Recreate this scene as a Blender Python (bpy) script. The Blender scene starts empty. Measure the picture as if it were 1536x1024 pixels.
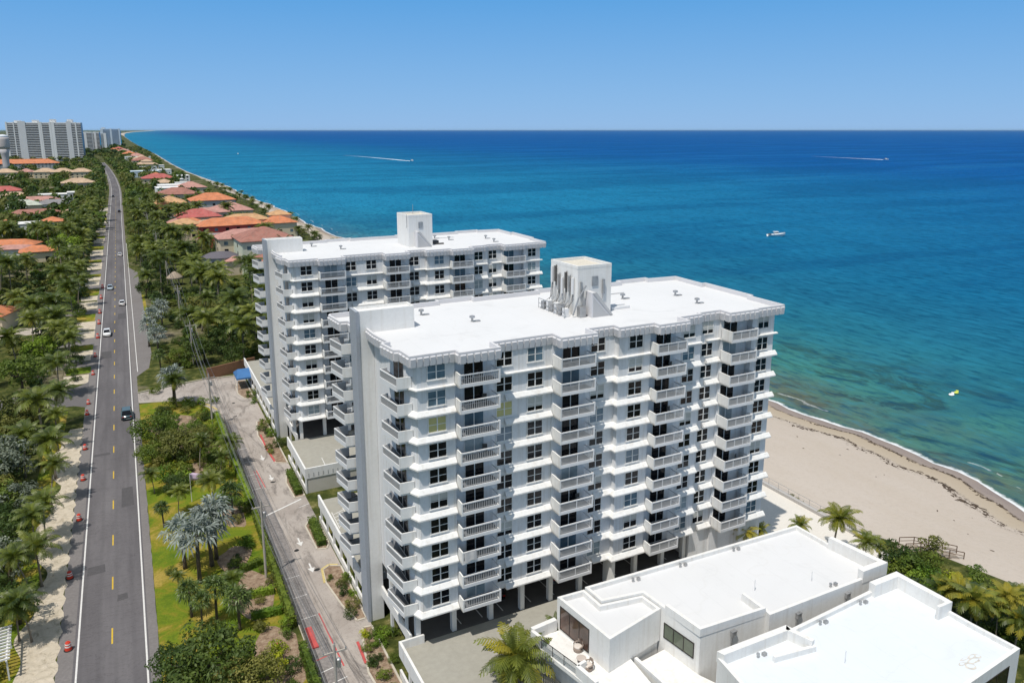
import bpy, math, random
from mathutils import Vector, Matrix
R = math.radians
rnd = random.Random(7)
sc = bpy.context.scene
C = sc.collection
# ------------------------------------------------------------------ camera model (surveyed from the photograph)
CAMH, FPX, PITCH, YAW, CX, CY = 55.0, 1138.55, R(11.9516), R(27.0206), 768.0, 436.0
_F = Vector((math.sin(YAW)*math.cos(PITCH), math.cos(YAW)*math.cos(PITCH), -math.sin(PITCH)))
_Rt = Vector((math.cos(YAW), -math.sin(YAW), 0)); _U = _Rt.cross(_F)
def G(px, py, z=0.0):
    """where the sight line through a photo pixel meets the level z"""
    d = _F*FPX + _Rt*(px-CX) + _U*(CY-py)
    t = (z-CAMH)/d.z
    return Vector((d.x*t, d.y*t, z))
cam = bpy.data.cameras.new('camera'); camo = bpy.data.objects.new('camera', cam); C.objects.link(camo)
camo.location = (0, 0, CAMH); camo.rotation_euler = (R(90)-PITCH, 0, -YAW)
cam.sensor_width = 36; cam.lens = FPX/1536*36; cam.shift_y = -(512-CY)/1536
cam.clip_start = 0.5; cam.clip_end = 300000
sc.camera = camo
# ------------------------------------------------------------------ mesh builder
class MB:
    def __init__(s): s.v = []; s.f = []; s.m = []; s.sm = []; s.mi = 0; s.smooth = False
    def face(s, pts):
        i = len(s.v); s.v += [tuple(p) for p in pts]; s.f.append(tuple(range(i, i+len(pts)))); s.m.append(s.mi); s.sm.append(s.smooth)
    def raw(s, vs, fs):
        i = len(s.v); s.v += [tuple(p) for p in vs]
        for f in fs: s.f.append(tuple(i+k for k in f)); s.m.append(s.mi); s.sm.append(s.smooth)
    def box(s, x0, y0, z0, x1, y1, z1):
        s.raw([(x0,y0,z0),(x1,y0,z0),(x1,y1,z0),(x0,y1,z0),(x0,y0,z1),(x1,y0,z1),(x1,y1,z1),(x0,y1,z1)],
              [(3,2,1,0),(4,5,6,7),(0,1,5,4),(1,2,6,5),(2,3,7,6),(3,0,4,7)])
    def obox(s, a, b, w, z0, z1):
        """upright wall from plan point a to b, w thick (centred)"""
        ax, ay = a; bx, by = b; dx, dy = bx-ax, by-ay; L = math.hypot(dx, dy) or 1
        nx, ny = -dy/L*w/2, dx/L*w/2
        p = [(ax-nx,ay-ny),(bx-nx,by-ny),(bx+nx,by+ny),(ax+nx,ay+ny)]
        s.prism(p, z0, z1)
    def prism(s, poly, z0, z1, cap=True, bottom=True):
        n = len(poly)
        ar = sum(poly[i][0]*poly[(i+1)%n][1]-poly[(i+1)%n][0]*poly[i][1] for i in range(n))
        if ar < 0: poly = poly[::-1]
        vs = [(p[0],p[1],z0) for p in poly]+[(p[0],p[1],z1) for p in poly]
        fs = [(i,(i+1)%n,n+(i+1)%n,n+i) for i in range(n)]
        if cap: fs.append(tuple(range(n,2*n)))
        if bottom: fs.append(tuple(range(n-1,-1,-1)))
        s.raw(vs, fs)
    def tube(s, pts, r, n=6, caps=True):
        pts = [Vector(p) for p in pts]
        rs = r if isinstance(r, (list, tuple)) else [r]*len(pts)
        rings = []
        for i, p in enumerate(pts):
            d = (pts[min(i+1,len(pts)-1)]-pts[max(i-1,0)]).normalized()
            a = d.cross(Vector((0,0,1)))
            if a.length < 1e-3: a = Vector((1,0,0))
            a.normalize(); b = d.cross(a)
            rings.append([p+(a*math.cos(2*math.pi*k/n)+b*math.sin(2*math.pi*k/n))*rs[i] for k in range(n)])
        vs = [q for rg in rings for q in rg]; fs = []
        for i in range(len(pts)-1):
            for k in range(n): fs.append((i*n+k, i*n+(k+1)%n, (i+1)*n+(k+1)%n, (i+1)*n+k))
        if caps: fs += [tuple(range(n-1,-1,-1)), tuple(range((len(pts)-1)*n, len(pts)*n))]
        s.raw(vs, fs)
    def lathe(s, prof, n=14, c=(0,0)):
        vs = [(c[0]+r*math.cos(2*math.pi*k/n), c[1]+r*math.sin(2*math.pi*k/n), z) for r, z in prof for k in range(n)]
        fs = [(i*n+k, i*n+(k+1)%n, (i+1)*n+(k+1)%n, (i+1)*n+k) for i in range(len(prof)-1) for k in range(n)]
        fs += [tuple(range(n-1,-1,-1)), tuple(range((len(prof)-1)*n, len(prof)*n))]
        s.raw(vs, fs)
    def mesh(s, name, mats):
        me = bpy.data.meshes.new(name); me.from_pydata(s.v, [], s.f)
        for m in (mats if isinstance(mats, (list, tuple)) else [mats]): me.materials.append(m)
        me.polygons.foreach_set('material_index', s.m); me.polygons.foreach_set('use_smooth', s.sm)
        me.update(); return me
    def build(s, name, mats, parent=None, loc=None):
        return add(name, s.mesh(name, mats), parent, loc)
def add(name, me, parent=None, loc=None, rz=0):
    o = bpy.data.objects.new(name, me); C.objects.link(o)
    if loc is not None: o.location = loc
    if rz: o.rotation_euler.z = rz
    if parent is not None:
        o.parent = parent
        if not parent.get('_local'): o.matrix_parent_inverse = mw(parent).inverted()
    return o
def mw(o):
    m = Matrix.Translation(o.location) @ o.rotation_euler.to_matrix().to_4x4() @ Matrix.Diagonal((*o.scale, 1))
    return m if o.parent is None else mw(o.parent) @ o.matrix_parent_inverse @ m
def tag(o, label, cat, group=None):
    o['label'] = label; o['category'] = cat
    if group: o['group'] = group
    return o
def thing(name, label, cat, loc=(0,0,0), rz=0, group=None, local=False):
    o = bpy.data.objects.new(name, None); C.objects.link(o); o.location = loc; o.rotation_euler.z = rz
    o.empty_display_size = .3
    if local: o['_local'] = 1
    return tag(o, label, cat, group)
def struct(o, kind='structure'): o['kind'] = kind; return o
def kids(o, _m={}): return [c for c in o.children]
def dup(src, loc, rz=None, s=None, label=None, group=None):
    def cp(o, par):
        c = o.copy(); C.objects.link(c)
        if par is not None: c.parent = par
        for ch in o.children: cp(ch, c)
        return c
    c = cp(src, None); c.location = loc
    if rz is not None: c.rotation_euler.z = rz
    if s is not None: c.scale = (s, s, s) if not isinstance(s, (tuple, list)) else s
    if label: c['label'] = label
    if group: c['group'] = group
    return c
# ------------------------------------------------------------------ materials
def nt(name):
    m = bpy.data.materials.new(name); m.use_nodes = True
    t = m.node_tree; t.nodes.clear(); out = t.nodes.new('ShaderNodeOutputMaterial')
    return m, t, out
def N(t, typ, **kw):
    n = t.nodes.new(typ)
    for k, v in kw.items():
        if k in n.inputs: n.inputs[k].default_value = v
        else: setattr(n, k, v)
    return n
def ramp(t, fac, stops, interp='LINEAR'):
    r = t.nodes.new('ShaderNodeValToRGB'); r.color_ramp.interpolation = interp
    el = r.color_ramp.elements
    while len(el) > 1: el.remove(el[0])
    for i, (p, c) in enumerate(stops):
        e = el[0] if i == 0 else el.new(p)
        e.position = p; e.color = (*c, 1) if len(c) == 3 else c
    t.links.new(fac, r.inputs[0]); return r.outputs[0]
def mixc(t, fac, a, b, mode='MIX'):
    n = t.nodes.new('ShaderNodeMix'); n.data_type = 'RGBA'; n.blend_type = mode
    for sock, val in ((n.inputs[0], fac), (n.inputs[6], a), (n.inputs[7], b)):
        if isinstance(val, bpy.types.NodeSocket): t.links.new(val, sock)
        else: sock.default_value = val if isinstance(val, float) else (*val, 1)
    return n.outputs[2]
def noise(t, scale, detail=4, rough=.55, co='pos', stretch=None, dist=0):
    if co == 'pos': c = t.nodes.new('ShaderNodeNewGeometry').outputs['Position']
    else: c = t.nodes.new('ShaderNodeTexCoord').outputs['Object']
    if stretch:
        mp = t.nodes.new('ShaderNodeMapping'); mp.inputs['Scale'].default_value = stretch[:3]
        if len(stretch) > 3: mp.inputs['Rotation'].default_value = (0,0,stretch[3])
        t.links.new(c, mp.inputs[0]); c = mp.outputs[0]
    n = N(t, 'ShaderNodeTexNoise', Scale=scale, Detail=detail, Roughness=rough, Distortion=dist)
    t.links.new(c, n.inputs['Vector']); return n.outputs['Fac']
def math_(t, op, a, b=None, clamp=False):
    n = t.nodes.new('ShaderNodeMath'); n.operation = op; n.use_clamp = clamp
    for i, v in enumerate((a, b)):
        if v is None: continue
        if isinstance(v, bpy.types.NodeSocket): t.links.new(v, n.inputs[i])
        else: n.inputs[i].default_value = v
    return n.outputs[0]
def dark(c, k): return tuple(x*k for x in c)
def M(name, col, rough=.7, var=.12, scale=.6, fine=None, bump=0, bscale=20, spec=.3, metal=0, co='pos', streak=0):
    m, t, out = nt(name)
    b = N(t, 'ShaderNodeBsdfPrincipled', Roughness=rough, Metallic=metal); b.inputs['Specular IOR Level'].default_value = spec
    f = noise(t, scale, 5, .6, co)
    c = ramp(t, f, [(.25, dark(col, 1-var)), (.5, col), (.78, tuple(min(1, x*(1+var)) for x in col))])
    if fine:
        f2 = noise(t, fine, 3, .6, co); c = mixc(t, .5, c, ramp(t, f2, [(.3, dark(col, 1-var*1.3)), (.7, tuple(min(1,x*(1+var*1.3)) for x in col))]))
    if streak:
        f3 = noise(t, .9, 4, .6, 'pos', (2.5,2.5,.12)); c = mixc(t, ramp(t, f3, [(.5,(0,0,0)),(.78,(streak,)*3)]), c, (col[0]*.66, col[1]*.60, col[2]*.52))
    t.links.new(c, b.inputs['Base Color'])
    if bump:
        bp = N(t, 'ShaderNodeBump', Strength=bump, Distance=.05); t.links.new(noise(t, bscale, 4), bp.inputs['Height']); t.links.new(bp.outputs[0], b.inputs['Normal'])
    t.links.new(b.outputs[0], out.inputs[0]); return m
def foliage(name, a, b_, trans=.25, nscale=.5, rough=.55, spec=.25, tip=None):
    """leaf material: clumps of two greens, every plant a little different"""
    m, t, out = nt(name)
    f = noise(t, nscale, 4, .6)
    c = ramp(t, f, [(.32, a), (.62, b_)])
    oi = t.nodes.new('ShaderNodeObjectInfo')
    hs = N(t, 'ShaderNodeHueSaturation'); t.links.new(c, hs.inputs['Color'])
    mr = N(t, 'ShaderNodeMapRange'); mr.inputs[3].default_value = .48; mr.inputs[4].default_value = .515
    t.links.new(oi.outputs['Random'], mr.inputs[0]); t.links.new(mr.outputs[0], hs.inputs['Hue'])
    mr2 = N(t, 'ShaderNodeMapRange'); mr2.inputs[3].default_value = 1.3; mr2.inputs[4].default_value = .7
    t.links.new(oi.outputs['Random'], mr2.inputs[0]); t.links.new(mr2.outputs[0], hs.inputs['Value'])
    p = N(t, 'ShaderNodeBsdfPrincipled', Roughness=rough); p.inputs['Specular IOR Level'].default_value = spec
    t.links.new(hs.outputs[0], p.inputs['Base Color'])
    tr = t.nodes.new('ShaderNodeBsdfTranslucent')
    t.links.new(mixc(t, .5, hs.outputs[0], (.25,.32,.03)), tr.inputs[0])
    mx = t.nodes.new('ShaderNodeMixShader'); mx.inputs[0].default_value = trans
    t.links.new(p.outputs[0], mx.inputs[1]); t.links.new(tr.outputs[0], mx.inputs[2])
    t.links.new(mx.outputs[0], out.inputs[0]); return m
white = M('white_stucco', (.76,.75,.725), .8, .05, .35, 3, streak=.35)
wallp = M('wall_stucco', (.735,.735,.735), .8, .06, .35, 3, streak=.55)
trim = M('white_trim', (.77,.76,.735), .7, .06, .5, 3, streak=.5)
graypaint = M('grey_paint', (.36,.385,.42), .7, .08, .3, 2)
def roofmat(name, col):
    """white coated roof: sheet seams, ponding rings and grime"""
    m, t, out = nt(name); b = N(t, 'ShaderNodeBsdfPrincipled', Roughness=.75); b.inputs['Specular IOR Level'].default_value = .2
    c = ramp(t, noise(t, .12, 5, .6), [(.3, dark(col,.95)), (.7, col)])
    c = mixc(t, ramp(t, noise(t, .22, 6, .7, 'pos', None, 1.0), [(.56,(0,0,0)),(.72,(.35,)*3)]), c, dark(col,.72))
    ring = math_(t, 'ABSOLUTE', math_(t, 'SUBTRACT', noise(t, .09, 3, .5), .52)); c = mixc(t, ramp(t, ring, [(0,(.12,)*3),(.008,(0,0,0))]), c, (.52,.50,.46))
    sp = t.nodes.new('ShaderNodeSeparateXYZ'); t.links.new(t.nodes.new('ShaderNodeNewGeometry').outputs['Position'], sp.inputs[0])
    se = math_(t, 'ABSOLUTE', math_(t, 'SUBTRACT', math_(t, 'FRACT', math_(t, 'DIVIDE', sp.outputs[0], 2.9)), .5)); c = mixc(t, ramp(t, se, [(0,(.30,)*3),(.02,(0,0,0))]), c, dark(col,.8))
    t.links.new(c, b.inputs[0]); t.links.new(b.outputs[0], out.inputs[0]); return m
roofw = roofmat('white_roof_coating', (.69,.69,.695))
halfb = M('lowered_blind', (.52,.52,.48), .5, .15, 1)
screen = M('rail_white', (.72,.72,.72), .6, .05, .5)
fasc = M('eave_panel_white', (.64,.63,.64), .75, .05, .5)
picket = M('picket_grey', (.46,.46,.46), .6, .06, .5)
bfloor = M('balcony_floor_grey', (.16,.165,.175), .7, .15, .8)
capbeige = M('beige_gravel', (.62,.57,.48), .9, .15, 1.5, 6)
deckg = M('deck_concrete', (.345,.33,.285), .85, .10, .12, 1.5, streak=0)
shadeconc = M('shade_concrete', (.10,.10,.105), .9, .2, .5)  # concrete coloured dark to stand for the shade inside the garages
glassd = M('dark_glass', (.008,.009,.012), .06, .3, .4, spec=.3)
glassb = M('blue_glass', (.10,.165,.215), .08, .5, .5, spec=.6)
glassc = M('curtained_glass', (.30,.36,.38), .12, .4, .7, spec=.5)
glassy = M('yellow_blind_glass', (.55,.50,.22), .2, .12, .7, spec=.4)
steel = M('galvanised_steel', (.42,.42,.42), .45, .25, 1.5, metal=.6)
rust = M('dark_pipe', (.10,.095,.09), .6, .4, 2)
slate = M('slate_roof', (.13,.12,.14), .8, .2, 1, 5)
wood = M('weathered_wood', (.30,.25,.20), .85, .25, 2, 12)
woodd = M('dark_wood', (.13,.085,.055), .8, .25, 2, 12)
black = M('black_rubber', (.02,.02,.02), .7, .1)
def tiles(name, col):
    m, t, out = nt(name)
    b = N(t, 'ShaderNodeBsdfPrincipled', Roughness=.85); b.inputs['Specular IOR Level'].default_value = .15
    c = ramp(t, noise(t, .35, 5, .65), [(.25, dark(col,.6)), (.5, col), (.75, tuple(min(1,x*1.3) for x in col))])
    c = mixc(t, ramp(t, noise(t, 1.1, 6, .75), [(.45,(0,0,0)),(.7,(.55,)*3)]), c, (.34,.26,.21))
    w = N(t, 'ShaderNodeTexWave', Scale=1.2, Distortion=.6, Detail=2); w.bands_direction = 'Z'
    t.links.new(t.nodes.new('ShaderNodeNewGeometry').outputs['Position'], w.inputs[0])
    c = mixc(t, ramp(t, w.outputs['Fac'], [(.1,(.35,)*3),(.5,(0,0,0))]), c, dark(col,.5))
    t.links.new(c, b.inputs[0])
    bp = N(t, 'ShaderNodeBump', Strength=.5, Distance=.08); t.links.new(w.outputs['Fac'], bp.inputs['Height']); t.links.new(bp.outputs[0], b.inputs['Normal'])
    t.links.new(b.outputs[0], out.inputs[0]); return m
t_orange = tiles('orange_tiles', (.60,.215,.10)); t_red = tiles('red_tiles', (.46,.115,.105)); t_brown = tiles('brown_red_tiles', (.36,.16,.125))
t_tan = tiles('tan_tiles', (.56,.40,.27)); t_amber = tiles('amber_tiles', (.58,.34,.17)); t_pink = tiles('pink_tiles', (.50,.26,.22)); t_pale = tiles('pale_green_tiles', (.50,.54,.46)); t_grey = tiles('grey_tiles', (.24,.24,.25))
paint = {k: M(k+'_paint', c, .8, .07, .5, 3) for k, c in dict(cream=(.68,.58,.42), red=(.40,.07,.06), palegreen=(.55,.60,.48), paleblue=(.55,.66,.74), grey=(.42,.42,.42), sand=(.60,.50,.38)).items()}
# leaf colours (sRGB mid greens at noon come from these dark albedos)
lf_coco = foliage('coconut_leaf', (.026,.05,.009), (.155,.19,.026), .24, .45, .45, .4)
lf_yel = foliage('yellowing_leaf', (.11,.14,.02), (.33,.30,.03), .3, .6)
lf_fan = foliage('fan_leaf', (.022,.05,.012), (.10,.155,.035), .18, 1.2, .45, .4)
lf_silver = foliage('silver_leaf', (.08,.105,.085), (.30,.335,.31), .12, 1.6)
lf_dark = foliage('dark_leaf', (.020,.044,.010), (.075,.118,.022), .18, .6)
lf_mid = foliage('mid_leaf', (.05,.09,.012), (.15,.205,.028), .22, .55)
lf_olive = foliage('olive_leaf', (.08,.095,.02), (.21,.21,.05), .2, .6)
lf_bright = foliage('bright_leaf', (.085,.16,.015), (.19,.30,.03), .25, .6)
lf_grey = foliage('grey_green_leaf', (.11,.13,.095), (.24,.27,.20), .15, .7)
lf_lime = foliage('lime_leaf', (.22,.29,.015), (.46,.50,.03), .3, 1.2)
lf_red = foliage('red_leaf', (.09,.03,.02), (.24,.06,.04), .2, 1.2)
lf_pink = foliage('pink_flower', (.45,.25,.42), (.65,.42,.62), .2, 1.5)
bark = M('palm_bark', (.25,.21,.165), .9, .25, 2, 9, bump=.4, bscale=14)
barkd = M('tree_bark', (.11,.085,.06), .9, .3, 2, 9, bump=.4)
# ------------------------------------------------------------------ world and sun
SUN_AZ, SUN_EL = R(236), R(65)
w = bpy.data.worlds.new('World'); sc.world = w; w.use_nodes = True
bg = w.node_tree.nodes['Background']; sky = w.node_tree.nodes.new('ShaderNodeTexSky')
sky.sky_type = 'NISHITA'; sky.sun_disc = False; sky.sun_elevation = SUN_EL; sky.sun_rotation = SUN_AZ
sky.altitude = 0; sky.air_density = 1.0; sky.dust_density = .35; sky.ozone_density = 2.5
wt = w.node_tree; sx = wt.nodes.new('ShaderNodeSeparateXYZ'); wt.links.new(wt.nodes.new('ShaderNodeTexCoord').outputs['Generated'], sx.inputs[0])
# a clear deep blue tropical sky, paler towards the horizon
sr = ramp(wt, sx.outputs[2], [(0,(.275,.50,.83)),(.03,(.235,.475,.82)),(.16,(.10,.365,.77)),(.28,(.21,.365,.60)),(.48,(.33,.41,.50)),(1,(.345,.40,.465))])
sm = wt.nodes.new('ShaderNodeVectorMath'); sm.operation = 'SCALE'; sm.inputs['Scale'].default_value = 10.0; wt.links.new(sr, sm.inputs[0])
wt.links.new(mixc(wt, .92, sky.outputs[0], sm.outputs[0]), bg.inputs[0]); bg.inputs[1].default_value = .10
sl = bpy.data.lights.new('sun', 'SUN'); sl.energy = 3.8; sl.angle = R(.53); sl.color = (1, .95, .875)
so = bpy.data.objects.new('sun', sl); C.objects.link(so)
so.rotation_euler = Vector((-math.sin(SUN_AZ)*math.cos(SUN_EL), -math.cos(SUN_AZ)*math.cos(SUN_EL), -math.sin(SUN_EL))).to_track_quat('-Z', 'Y').to_euler()
so.location = (-60, -80, 200)
sc.view_settings.view_transform = 'Standard'; sc.view_settings.look = 'None'; sc.view_settings.exposure = 0; sc.view_settings.gamma = 1
# ------------------------------------------------------------------ terrain: land, beach, sea
SEA = -4.5
SHORE = [(-4000,112),(-400,116),(-100,119),(0,120),(45,122),(62,123),(73,126),(88,128.7),(102,127.5),(116,124.5),(140,122),(200,117),(320,112),(437,106.6),(520,104.8),(590,106),(654,105.3),(700,101.5),(771,100),(850,101.5),(928,99.6),(1030,92),(1127,88),(1443,82),(2090,82),(3127,71),(4629,62),(7900,60),(12000,95),(15800,150),(24000,420),(40000,1300),(70000,2900),(110000,3500)]
VEG = [(-4000,84),(-400,88),(0,95),(46,94),(56,91.6),(61,89),(68,86.2),(80,86.4),(130,86.4),(200,88),(320,86),(437,87),(520,86),(590,89),(654,88),(789,83),(928,84),(1127,77),(1443,73),(2090,75),(3127,65),(4629,56),(7900,54),(12000,40),(15800,90),(24000,330),(40000,1100),(70000,2600),(110000,3000)]
def lerp(tab, y):
    if y <= tab[0][0]: return tab[0][1]
    for (a, xa), (b, xb) in zip(tab, tab[1:]):
        if y <= b: return xa+(xb-xa)*(y-a)/(b-a)
    return tab[-1][1]
wob = lambda y: .9*math.sin(y*.11)+.6*math.sin(y*.27+1)+.35*math.sin(y*.61) if y < 1500 else 0
shx = lambda y: lerp(SHORE, y)+wob(y)
vgx = lambda y: lerp(VEG, y)+(1.2*math.sin(y*.17) if y > 170 else 0)
rows = [-4000,-2000,-1000,-500,-250,-120,-60,-20]+[i*4 for i in range(0,60)]+[240+i*10 for i in range(0,70)]+[950+50*i for i in range(0,22)]+[2090+200*i for i in range(10)]+[4200,5000,6200,7900,10000,12000,14000,15800,19000,24000,31000,40000,54000,70000,90000,110000]
def strip(name, cols, zf, attr=None, mat=None):
    """rows of points, cols(y) gives the x positions; attr(y,x) a number kept on every point"""
    vs, fs, at = [], [], []
    n = len(cols(0))
    for y in rows:
        for k, x in enumerate(cols(y)): vs.append((x, y, zf(y, x, k))); at.append(attr(y, x) if attr else 0)
    for i in range(len(rows)-1):
        for k in range(n-1): fs.append((i*n+k, i*n+k+1, (i+1)*n+k+1, (i+1)*n+k))
    me = bpy.data.meshes.new(name); me.from_pydata(vs, [], fs); me.materials.append(mat)
    if attr:
        a = me.attributes.new('off', 'FLOAT', 'POINT'); a.data.foreach_set('value', at)
    for p in me.polygons: p.use_smooth = True
    return struct(add(name, me))
# land
m, t, out = nt('land_cover')
b = N(t, 'ShaderNodeBsdfPrincipled', Roughness=.95); b.inputs['Specular IOR Level'].default_value = .1
big = noise(t, .035, 5, .65); fin = noise(t, .5, 5, .7)
g1 = ramp(t, fin, [(.3,(.022,.032,.009)),(.5,(.055,.068,.016)),(.66,(.16,.15,.05)),(.74,(.30,.26,.17))])
g2 = ramp(t, fin, [(.3,(.10,.085,.055)),(.6,(.25,.21,.15)),(.75,(.36,.31,.23))])
t.links.new(mixc(t, ramp(t, big, [(.56,(0,0,0)),(.66,(1,1,1))]), g1, g2), b.inputs[0]); t.links.new(b.outputs[0], out.inputs[0])
m_land = m
strip('ground', lambda y: [-20000-y*.4 if y > 0 else -20000, -2000, -300, 0, vgx(y)], lambda y, x, k: 0, None, m_land)
# beach
m, t, out = nt('beach_sand')
b = N(t, 'ShaderNodeBsdfPrincipled', Roughness=.9); b.inputs['Specular IOR Level'].default_value = .15
at = t.nodes.new('ShaderNodeAttribute'); at.attribute_name = 'off'
wn = noise(t, .25, 4, .6); off = math_(t, 'ADD', at.outputs['Fac'], math_(t, 'MULTIPLY', math_(t, 'SUBTRACT', wn, .5), 1.6))
offn = math_(t, 'DIVIDE', off, 40)
base = ramp(t, offn, [(0,(.215,.175,.165)),(.075,(.26,.215,.20)),(.085,(.40,.325,.235)),(.19,(.44,.37,.285)),(.22,(.485,.42,.36)),(1,(.525,.465,.41))])
fs_ = noise(t, .18, 6, .7, 'pos', (1,.35,1)); base = mixc(t, ramp(t, fs_, [(.35,(.32,)*3),(.7,(0,0,0))]), base, (.42,.35,.27))
f4 = noise(t, 1.6, 6, .75); base = mixc(t, ramp(t, f4, [(.3,(.35,)*3),(.5,(0,0,0))]), base, (.36,.30,.24))
wr = noise(t, 1.1, 6, .8)
def band(c0, wdt): return ramp(t, math_(t, 'ABSOLUTE', math_(t, 'SUBTRACT', off, c0)), [(0,(1,1,1)),(wdt,(0,0,0))])
for c0, wd, th in ((3.3,.55,.50),(8.2,.65,.55),(9.4,.9,.60)):
    k = mixc(t, 1.0, band(c0, wd), ramp(t, wr, [(th-.08,(0,0,0)),(th+.03,(1,1,1))]), 'MULTIPLY')
    base = mixc(t, k, base, (.075,.055,.042))
t.links.new(base, b.inputs[0])
bp = N(t, 'ShaderNodeBump', Strength=.5, Distance=.15); t.links.new(noise(t, .8, 6, .7), bp.inputs['Height']); t.links.new(bp.outputs[0], b.inputs['Normal'])
t.links.new(b.outputs[0], out.inputs[0]); m_sand = m
def bcols(y):
    a, s = vgx(y), shx(y); return [a-.3]+[a+(s-a)*k/12 for k in range(13)]+[s+6, s+25]
def bz(y, x, k):
    a, s = vgx(y), shx(y)
    if k == 0: return -.02
    if x > s: return SEA-.3*min(1, (x-s)/5)-.04*(x-s)
    u = (x-a)/(s-a); return -.9-(abs(SEA)-.9)*(u**1.25)
strip('beach', bcols, bz, lambda y, x: shx(y)-x, m_sand)
# sea
m, t, out = nt('sea_water')
b = N(t, 'ShaderNodeBsdfDiffuse')
at = t.nodes.new('ShaderNodeAttribute'); at.attribute_name = 'off'
big = noise(t, .012, 4, .6, 'pos', (1,.35,1)); mid = noise(t, .055, 5, .65, 'pos', (1,.45,1))
o2 = math_(t, 'ADD', at.outputs['Fac'], math_(t, 'MULTIPLY', math_(t, 'SUBTRACT', big, .5), 70))
lo = math_(t, 'DIVIDE', math_(t, 'LOGARITHM', math_(t, 'MAXIMUM', o2, 1.0), 10.0), 4.0)
SEAC = ramp(t, lo, [(0,(.10,.175,.12)),(.25,(.075,.195,.14)),(.36,(.045,.185,.165)),(.45,(.016,.145,.205)),(.55,(.005,.118,.235)),(.66,(.003,.10,.265)),(.76,(.0015,.08,.29)),(.86,(.001,.074,.295)),(1,(.001,.082,.31))])
# sea grass and rocks on the bottom close to the shore
near = ramp(t, math_(t, 'DIVIDE', at.outputs['Fac'], 100), [(0,(.1,)*3),(.03,(1,1,1)),(.38,(.8,)*3),(.62,(0,0,0))])
gr = noise(t, .07, 5, .7, 'pos', (1,.5,1), 1.2)
SEAC = mixc(t, mixc(t, 1.0, near, ramp(t, gr, [(.49,(0,0,0)),(.58,(.85,)*3)]), 'MULTIPLY'), SEAC, (.022,.055,.048))
gb = noise(t, .05, 4, .6, 'pos', (1,.4,1), .5)
nb = ramp(t, math_(t, 'DIVIDE', at.outputs['Fac'], 100), [(0,(1,1,1)),(.12,(.7,)*3),(.25,(0,0,0))])
SEAC = mixc(t, mixc(t, 1.0, nb, ramp(t, gb, [(.42,(0,0,0)),(.6,(.8,)*3)]), 'MULTIPLY'), SEAC, (.13,.125,.075))
# pale sandy bottom north of the towers shows turquoise
ys = t.nodes.new('ShaderNodeSeparateXYZ'); t.links.new(t.nodes.new('ShaderNodeNewGeometry').outputs['Position'], ys.inputs[0])
kn = ramp(t, math_(t, 'DIVIDE', ys.outputs[1], 1200), [(.15,(0,0,0)),(.5,(1,1,1))]); ko = ramp(t, math_(t, 'DIVIDE', o2, 900), [(0,(.9,)*3),(.25,(.75,)*3),(.6,(.3,)*3),(1,(0,0,0))])
SEAC = mixc(t, mixc(t, 1.0, kn, ko, 'MULTIPLY'), SEAC, (.012,.20,.36))
# slow wind streaks, darker and lighter water
SEAC = mixc(t, ramp(t, mid, [(.3,(.28,)*3),(.6,(0,0,0))]), SEAC, (.001,.03,.09))
# foam at the edge
fo = noise(t, .5, 5, .7); fe = math_(t, 'SUBTRACT', math_(t, 'ADD', -.1, math_(t, 'MULTIPLY', fo, 2.4)), at.outputs['Fac'])
foam = math_(t, 'MULTIPLY', fe, 1.3, True)
fl = noise(t, .35, 5, .7, 'pos', (1,.4,1)); f2 = math_(t, 'ABSOLUTE', math_(t, 'SUBTRACT', math_(t, 'SUBTRACT', at.outputs['Fac'], 4.2), math_(t, 'MULTIPLY', fl, 3.5)))
foam2 = math_(t, 'MULTIPLY', math_(t, 'SUBTRACT', .4, f2, True), math_(t, 'GREATER_THAN', noise(t, .09, 3), .56))
foam = math_(t, 'MAXIMUM', foam, foam2)
wvc = noise(t, .42, 6, .65, 'pos', (1,.38,1,.25))
SEA2 = mixc(t, ramp(t, wvc, [(.36,(.55,)*3),(.49,(0,0,0))]), SEAC, (.0,.05,.11)); SEA2 = mixc(t, ramp(t, wvc, [(.52,(0,0,0)),(.72,(.40,)*3)]), SEA2, (.02,.22,.36))  # lit and shaded wave facets painted into the water colour
wv = noise(t, .20, 5, .62, 'pos', (1,.42,1,.25)); wv2 = noise(t, .035, 3, .5, 'pos', (1,.4,1,.2))
wp = noise(t, .006, 5, .62, 'pos', (.35,1.6,1,.3), .6); SEA2 = mixc(t, ramp(t, wp, [(.44,(.30,)*3),(.52,(0,0,0))]), SEA2, (.0,.05,.15)); SEA2 = mixc(t, ramp(t, wp, [(.54,(0,0,0)),(.66,(.22,)*3)]), SEA2, (.02,.19,.36))
t.links.new(mixc(t, foam, SEA2, (.70,.72,.73)), b.inputs[0])
hh = math_(t, 'ADD', wv, math_(t, 'MULTIPLY', wv2, 1.6))
bp = N(t, 'ShaderNodeBump', Strength=1.0, Distance=1.5); t.links.new(hh, bp.inputs['Height']); t.links.new(bp.outputs[0], b.inputs['Normal'])
gl_ = N(t, 'ShaderNodeBsdfGlossy', Roughness=.22); t.links.new(bp.outputs[0], gl_.inputs['Normal'])
lw = N(t, 'ShaderNodeLayerWeight', Blend=.25); t.links.new(bp.outputs[0], lw.inputs['Normal'])
ms_ = t.nodes.new('ShaderNodeMixShader'); t.links.new(math_(t, 'ADD', .012, math_(t, 'MULTIPLY', lw.outputs['Facing'], .045)), ms_.inputs[0]); t.links.new(b.outputs[0], ms_.inputs[1]); t.links.new(gl_.outputs[0], ms_.inputs[2])
t.links.new(ms_.outputs[0], out.inputs[0]); m_sea = m
offs = [-1.2,0,1.5,3,5,8,12,18,26,38,55,80,120,180,270,400,600,900,1400,2200,3500,6000,10000,20000,45000,120000]
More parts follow.
